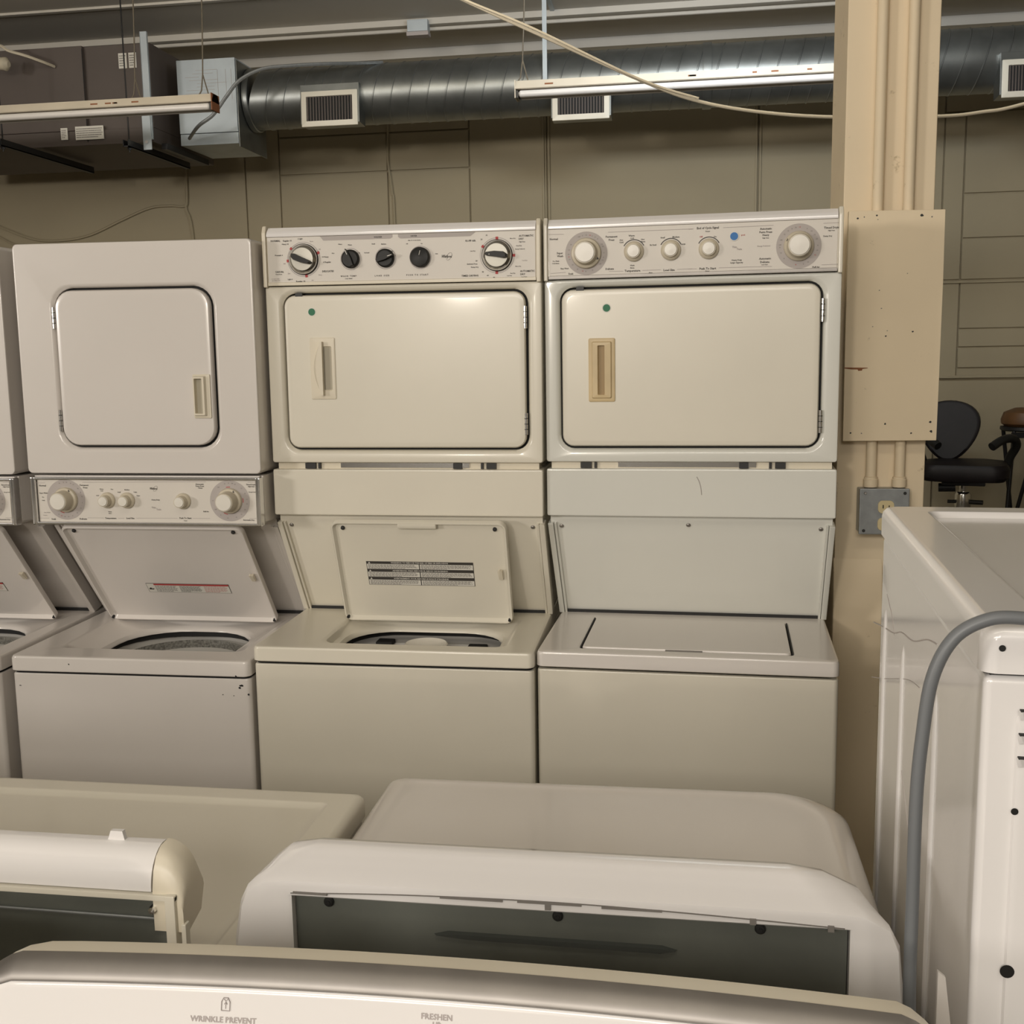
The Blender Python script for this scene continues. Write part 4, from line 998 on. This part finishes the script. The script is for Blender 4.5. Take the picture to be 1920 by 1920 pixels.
# ------------------------------------------------------------------ foreground machines
def plain_top(b, x0, x1, y0, y1, z0, z1, r=.02, rim=.03, dip=.004, front_bow=0.0):
    """sheet metal worktop, softly rolled edges and a shallow pressed field"""
    cx, cy, W, D = (x0 + x1) / 2, (y0 + y1) / 2, x1 - x0, y1 - y0
    def lp(d, z, rad):
        l = rr(cx, cy, W - 2 * d, D - 2 * d, max(rad, .004), 8)
        return [(a, c + (front_bow * (1 - ((a - cx) / (W / 2)) ** 2) if c > cy else 0), z) for a, c in l]
    b.loft([lp(0, z0, r), lp(0, z1 - .014, r), lp(.0015, z1 - .007, r), lp(.006, z1 - .0015, r), lp(.013, z1, r), lp(rim, z1, r), lp(rim + .004, z1 - .0012, r), lp(rim + .010, z1 - dip, r), lp(rim + .02, z1 - dip, r)], False, True)
# right-hand washer seen from behind
root = empty('washing_machine', (-.13, 1.05, 0), label='white washing machine seen from behind with three black screws in its grey back panel', cat='washing machine', group='machines with their backs to the camera')
b = mb('enamel'); b.box(-.342, .343, .02, .665, .05, .880, .012); b.m('dark_gap'); b.box(-.33, .33, .04, .64, .012, .06); b.build('cabinet', root)
for sx in (-1, 1):
    for yy in (.08, .60): f = mb('rubber'); f.cyl((sx * .29, yy, 0), (sx * .29, yy, .055), .02); f.build('leveling_foot', root)
b = mb('enamel')
def lpR(d, z, rad):
    l = rr(.0105, .335, .735 - 2 * d, .65 - 2 * d, (.05, .05, .085, .014), 8); return [(a, c + (.028 * (1 - (a / .345) ** 2) if c > .335 else 0), z) for a, c in l]
b.loft([lpR(.0, .884, .05), lpR(.0, .898, .05), lpR(.004, .908, .05), lpR(.012, .915, .05), lpR(.024, .920, .05), lpR(.036, .9215, .05), lpR(.040, .920, .05), lpR(.048, .9185, .05), lpR(.06, .9185, .05)], True, True)
b.build('top_panel', root)
con_l = []
def outl(y, pts): return [(x_, y, z_) for x_, z_ in pts]
back = [(-.348, .905), (-.341, 1.003), (-.334, 1.045), (-.326, 1.062), (-.305, 1.071), (-.27, 1.074), (.27, 1.074), (.305, 1.071), (.330, 1.060), (.339, 1.040), (.343, .985), (.350, .905)]
ridge = [(-.348, .905), (-.340, 1.003), (-.325, 1.050), (-.308, 1.076), (-.290, 1.090), (-.26, 1.095), (.235, 1.095), (.270, 1.090), (.305, 1.074), (.328, 1.045), (.343, .985), (.350, .905)]
inner0 = [(-.275, .93), (-.275, .96), (-.275, 1.0), (-.275, 1.03), (-.275, 1.0555), (-.26, 1.0555), (.28, 1.0555), (.2905, 1.0555), (.2905, 1.03), (.2905, 1.0), (.2905, .96), (.2905, .93)]
def mix(a, c, t): return [(p[0] + (q[0] - p[0]) * t, p[1] + (q[1] - p[1]) * t) for p, q in zip(a, c)]
def scl(p, sx, dz): return [(a * sx, c + (dz if c > .95 else 0)) for a, c in p]
b = mb('enamel_white')
b.loft([outl(.004, inner0), outl(-.018, inner0), outl(-.020, mix(inner0, back, .10)), outl(-.021, mix(back, inner0, .35)), outl(-.020, mix(back, inner0, .07)), outl(-.014, mix(back, ridge, .12)), outl(.0, mix(back, ridge, .45)), outl(.018, mix(back, ridge, .85)), outl(.032, ridge), outl(.046, scl(ridge, .998, -.004)), outl(.075, scl(ridge, .99, -.03)), outl(.115, scl(ridge, .985, -.10)), outl(.13, scl(ridge, .98, -.15))], False, True)
shell = b.build('console_shell', root)
b = mb('steel_back'); b.box(-.274, .2895, -.008, .0, .93, 1.0545)
b.m('steel_back'); b.build('back_panel', root)
b = mb('slot_shade'); b.loft([[(x_, -.0082, z_) for x_, z_ in ((-.125, 1.018), (-.11, 1.022), (.11, 1.0215), (.125, 1.0175), (.11, 1.013), (-.09, 1.014))], [(x_, -.0125, z_) for x_, z_ in ((-.122, 1.018), (-.108, 1.0205), (.108, 1.020), (.122, 1.0175), (.108, 1.0145), (-.088, 1.0155))]], True, True); b.build('embossed_slot', root)
for x_ in (-.2375, .0045, .206):
    b = mb('black_plastic'); b.lathe([(.0055, 0), (.0055, .002), (.004, .0035), (0, .004)], (x_, -.0082, 1.0465), n=16); b.m('black'); b.lathe([(.0022, 0), (.0022, .0006)], (x_, -.0122, 1.0465), n=8); b.build('panel_screw', root)
b = mb('print_mid'); yb = -.0216
b.tube([(-.275, yb + .001, 1.0595), (-.15, yb, 1.0655), (0, yb, 1.0675), (.14, yb, 1.0645), (.285, yb + .001, 1.0580)], .0007, 4)
for xa, xb, zz in ((-.272, -.235, 1.0612), (-.115, -.05, 1.066), (-.035, .03, 1.0665), (.05, .11, 1.0655)): b.box(xa, xb, yb - .0006, yb + .002, zz - .0016, zz + .0006)
for xx, zz in ((-.004, 1.063), (.198, 1.061), (.272, 1.0585)): b.box(xx - .003, xx + .003, yb - .0008, yb + .002, zz - .004, zz + .002)
b.build('seam_clip', root)

# left-hand dryer seen from behind: rolled console with a yellowed end cap
root = empty('washing_machine', (-.845, 1.05, 0), label='white washing machine seen from behind with a yellowed end cap on its rolled console', cat='washing machine', group='machines with their backs to the camera')
b = mb('enamel_cream'); b.box(-.342, .340, .02, .560, .05, .880, .006); b.m('dark_gap'); b.box(-.33, .33, .04, .54, .012, .06); b.build('cabinet', root)
for sx in (-1, 1):
    for yy in (.08, .50): f = mb('rubber'); f.cyl((sx * .29, yy, 0), (sx * .29, yy, .055), .02); f.build('leveling_foot', root)
b = mb('enamel_cream'); plain_top(b, -.345, .342, .0, .574, .884, .920, .012, .045, .006); b.build('top_panel', root)
arcp = [(-.008 + .034 * (1 - math.cos(q)) , 1.044 + .042 * math.sin(q)) for q in [i * PI / 2 / 9 for i in range(10)]]   # back edge up and over
prof = [(-.008, 1.044)] + arcp[1:] + [(.034, 1.085), (.050, 1.06), (.058, .92), (.0, .92), (.0, 1.0), (.004, 1.044)]
b = mb('enamel_white'); b.prism(prof, -.345, .277); b.build('console_shell', root)
b = mb('plastic_cream')
ec = []
Ncap = 8
loops = []
for i in range(Ncap + 1):
    q = i / Ncap * PI / 2; x_ = .279 + .034 * math.sin(q); k = math.cos(q)
    hh = .050 + .050 * k if i < Ncap else .050
    loops.append([(x_, yy, 1.0 + (zz - 1.0) * (hh / .10) if zz > 1.0 else zz) for yy, zz in [(-.009, 1.0), (-.009, 1.044), (-.004, 1.066), (.004, 1.079), (.016, 1.086), (.034, 1.0865), (.044, 1.06), (.034, 1.01), (.0, .995)]])
b.loft(loops, True, True); b.build('end_cap', root)
b = mb('enamel_cream'); b.box(.294, .306, -.014, .0, .93, 1.043, .002); b.box(-.345, .306, -.013, -.004, 1.036, 1.0425, .001); b.box(.310, .316, -.011, .0, .93, 1.010, .002); b.build('panel_frame', root)
b = mb('steel_back'); b.box(-.345, .294, -.004, .003, .93, 1.0375)
b.m('galvanised'); b.tube([(-.345, -.0065, 1.0175), (.294, -.0065, 1.0125)], .0016, 6, 1); b.build('back_panel', root)
b = mb('black_steel'); b.lathe([(.006, 0), (.006, .003)], (.279, -.004, 1.024), n=6); b.m('chrome'); b.lathe([(.004, .003), (.004, .010), (0, .011)], (.279, -.004, 1.025), n=6); b.build('hex_screw', root)
b = mb('enamel_white'); b.loft([[(x_ + .222, yy, zz) for x_, zz in ((-.011, 1.082), (.011, 1.082), (.008, 1.096), (-.006, 1.096))] for yy in (.024, .030)], True, True, smooth=False); b.build('hose_clip', root)

rl = root
for k in (1, 2):
    m_ = copy_tree(rl); m_.location = (-.845 - .715 * k, 1.05, 0)
    m_['label'] = ('white washing machine seen from behind, just outside the left edge of the photo', 'white washing machine seen from behind, second beyond the left edge of the photo')[k - 1]

# nearest machine: control console faces the camera
root = empty('washing_machine', (-.185, .80, 0), label='nearest white machine with a grey metallic band and printed laundry cycle names', cat='washing machine')
def bow(x_): return -.020 * (x_ / .37) ** 2
def drop(x_): return -max(0, abs(x_ + .008) - .352) ** 1.5 * 3.2
XS = [-.388, -.384, -.378, -.370, -.360, -.345] + [-.32 + .04 * k for k in range(17)] + [.345, .355, .364, .370, .373]
def sect(f, xs=XS): return [[(x_, y_ + bow(x_), z_) for y_, z_ in f(x_)] for x_ in xs]
def f_back(x_):
    t = min(1, max(0, (-.343 - x_) / .045)) ** 1.1; t2 = min(1, max(0, (x_ - .350) / .023)) ** 2
    yb = .026 - .022 * t - .012 * t2; d = drop(x_)
    return [(yb, .93), (yb, 1.116 + d), (yb - .0015, 1.122 + d), (yb - .006, 1.125 + d), (.001, 1.1255 + d), (-.004, 1.120 + d), (-.004, .93)]
b = mb('plastic_cream'); b.loft(sect(f_back), True, True); b.build('console_back', root)
def f_band(x_):
    d = drop(x_); return [(.0015, 1.1262 + d), (-.004, 1.1246 + d), (-.009, 1.1219 + d), (-.0135, 1.1183 + d), (-.0160, 1.1155 + d), (-.0176, 1.1125 + d), (-.0174, 1.1108 + d), (-.010, 1.1105 + d), (-.0035, 1.118 + d)]
b = mb('brushed'); b.loft(sect(f_band), True, True); b.build('metallic_band', root)
def f_face(x_):
    d = drop(x_); return [(-.010, 1.1102 + d), (-.0178, 1.1102 + d), (-.0192, 1.1088 + d), (-.0200, 1.1060 + d), (-.0612, .94), (-.03, .94)]
b = mb('enamel_white'); b.loft(sect(f_face), True, True); face = b.build('control_face', root)
def FP(x_, z_): return Vector((x_, -.0206 - (1.1060 - z_) * .248 + bow(x_), z_))
up_f = (FP(0, 1.1) - FP(0, 1.0)).normalized()
def FR(x_): return (FP(x_ + .01, 1.1) - FP(x_ - .01, 1.1)).normalized()
b = mb('print_grey')
b.text('WRINKLE PREVENT', FP(-.180, 1.0865), .0042, FR(-.180), up_f)
b.build('panel_lettering', root); b = mb('print_grey')
b.text('FRESHEN', FP(-.0055, 1.0985), .0042, FR(-.0055), up_f); b.text('UP', FP(-.0055, 1.0930), .0036, FR(-.0055), up_f)
b.text('CYCLES', FP(-.0055, 1.0875), .0036, FR(-.0055), up_f)
ic = [(-.0035, -.005), (.0035, -.005), (.0035, .002), (.0018, .0050), (-.0018, .0050), (-.0035, .002), (-.0035, -.005)]
b.build('panel_lettering', root); b = mb('print_grey'); c0 = FP(-.1785, 1.0985)
b.tube([c0 + Vector((x_, 0, 0)) + up_f * z_ for x_, z_ in ic], .0004, 4, 1)
for seg in (((-.0012, .0), (.0, .002), (.0012, .0)), ((0, .002), (0, -.0035)), ((-.0015, .004), (0, .0025), (.0015, .004))): b.tube([c0 + Vector((x_, 0, 0)) + up_f * z_ for x_, z_ in seg], .0003, 4, 1)
b.build('cycle_symbol', root)
b = mb('enamel'); b.box(-.372, .360, -.62, .026, .05, .93, .01); b.m('dark_gap'); b.box(-.35, .34, -.6, .0, .012, .06); b.build('cabinet', root)
for sx in (-1, 1):
    for yy in (-.55, -.05): f = mb('rubber'); f.cyl((sx * .30, yy, 0), (sx * .30, yy, .055), .02); f.build('leveling_foot', root)

# its left-hand neighbour, only a rounded console corner shows
root = empty('washing_machine', (-.98, .80, 0), label='cream machine whose rounded console corner shows at the lower left edge', cat='washing machine')
b = mb('plastic_cream'); b.loft([XY(rr(0, .02, .74, .10, .045), .93), XY(rr(0, .02, .74, .10, .045), 1.085), XY(rr(0, .02, .726, .09, .04), 1.098), XY(rr(0, .02, .70, .07, .03), 1.104)], True, True); b.build('console_shell', root)
b = mb('enamel'); b.box(-.36, .36, -.58, .05, .05, .93, .01); b.m('dark_gap'); b.box(-.34, .34, -.56, .02, .012, .06); b.build('cabinet', root)
for sx in (-1, 1):
    for yy in (-.5, -.02): f = mb('rubber'); f.cyl((sx * .30, yy, 0), (sx * .30, yy, .055), .02); f.build('leveling_foot', root)

# tall dryer on a pedestal at the right, back towards the camera
root = empty('clothes_dryer', (.248, .95, 0), -.055, label='tall white dryer on a pedestal at the right with louvered back and ribbed side', cat='clothes dryer')
W = .69; D = .735
b = mb('enamel_white'); b.box(.002, W - .002, .004, D - .02, .02, .44, .012); b.m('dark_gap'); b.box(.03, W - .03, .03, D - .05, 0, .02); b.build('pedestal', root)
b = mb('enamel_white')
b.box(0.0035, W - .0035, .0035, D - .01, .445, 1.3365, .007, 3)
b.build('cabinet', root)
b = mb('enamel_white')
for yy, zt, zb in ((.668, 1.245, .50), (.480, 1.240, .50), (.228, 1.255, .50)):
    b.loft([[(.0045 - .0 - hh_, yy + .009 * math.cos(q) * s_, z_) for q in [k * PI / 8 for k in range(9)] for hh_ in (.0045 * math.sin(q) * s_,)] for z_, s_ in ((zt, .05), (zt - .015, .7), (zt - .05, 1), (zb + .05, 1), (zb, .05))], False, False)
b.build('side_rib', root)
b = mb('enamel_white'); plain_top(b, 0, W, 0, D, 1.3395, 1.381, .014, .055, .008)
b.build('top_panel', root)
b = mb('dark_gap'); b.box(.009, W - .009, .009, D - .014, 1.335, 1.341); b.build('top_seam', root)
b = mb('enamel_white'); b.loft([XZ(rr(W / 2, .885, W - .060, .86, .02), .004), XZ(rr(W / 2, .885, W - .064, .856, .02), .0005), XZ(rr(W / 2, .885, W - .075, .845, .018), -.0005)], False, True)
pan = b.build('rear_panel', root)
b = mb('black')
for xx, zz, r_ in ((.032, 1.219, .0030), (.0325, 1.072, .0060), (.054, 1.068, .004)): b = mb('black'); b.lathe([(r_, 0), (r_, .0004)], (xx, -.0006, zz), n=20); b.build('panel_hole', pan)
for zz in (1.309, 1.288, 1.2675):
    b = mb('enamel_white')
    b.loft([[(.031, -.0005, zz), (.075, -.0005, zz), (.075, -.0005, zz - .009), (.033, -.0005, zz - .009)], [(.033, -.0065, zz), (.075, -.0065, zz), (.075, -.001, zz - .008), (.036, -.001, zz - .008)]], False, True, smooth=False)
    b.m('dark_gap'); b.box(.032, .075, -.0060, -.0006, zz - .0002, zz + .0010); b.build('louver', pan)
b = mb('black'); b.lathe([(.0028, 0), (.0028, .0004)], (.016, -.0006, 1.362), n=16); b.build('top_hole', root)
b = mb('print_grey'); b.quad((.0035, .71, 1.297), (.0035, .635, 1.297), (.0035, .635, 1.262), (.0035, .71, 1.270)); b.build('side_label', root)
# scuffs rubbed into the side
b = mb('print_pale')
b.tube([(.0036, .815, 1.183), (.0036, .70, 1.205), (.0036, .58, 1.226), (.0036, .50, 1.247), (.0036, .40, 1.262), (.0036, .30, 1.290), (.0036, .235, 1.302)], .0010, 4)
b.tube([(.0036, .66, 1.262), (.0036, .60, 1.245), (.0036, .57, 1.225)], .0009, 4)
b.tube([(.0036, .82, 1.092), (.0036, .65, 1.14), (.0036, .44, 1.202), (.0036, .34, 1.222)], .0007, 4)
b.tube([(.0036, .46, 1.075), (.0036, .42, 1.05), (.0036, .38, 1.02)], .0008, 4)
b.build('scuff_mark', root)
# grey power cord
b = mb('cord_grey'); b.tube([(.33, .935, 1.372), (.30, .93, 1.388), (.274, .93, 1.3925), (.247, .93, 1.391), (.221, .93, 1.375), (.205, .93, 1.341), (.1985, .93, 1.289), (.1955, .93, 1.233), (.1955, .93, 1.136), (.1965, .93, 1.03), (.205, .93, .8), (.21, .93, .5), (.215, .93, .2), (.23, .95, .012)], .0056, 14, 8)
tag(b.build('power_cord'), 'thick grey power cord arching over the corner of the tall dryer', 'power cord')
b = mb('enamel'); b.poly_y([(-.03, 0), (-.012, 0), (-.012, .9), (-.016, 1.03), (-.024, 1.09), (-.030, 1.095)], 0, .004); o = b.build('panel_offcut'); o.location = (.242, .90, 0)
tag(o, 'thin white metal strip standing behind the grey power cord', 'metal strip')
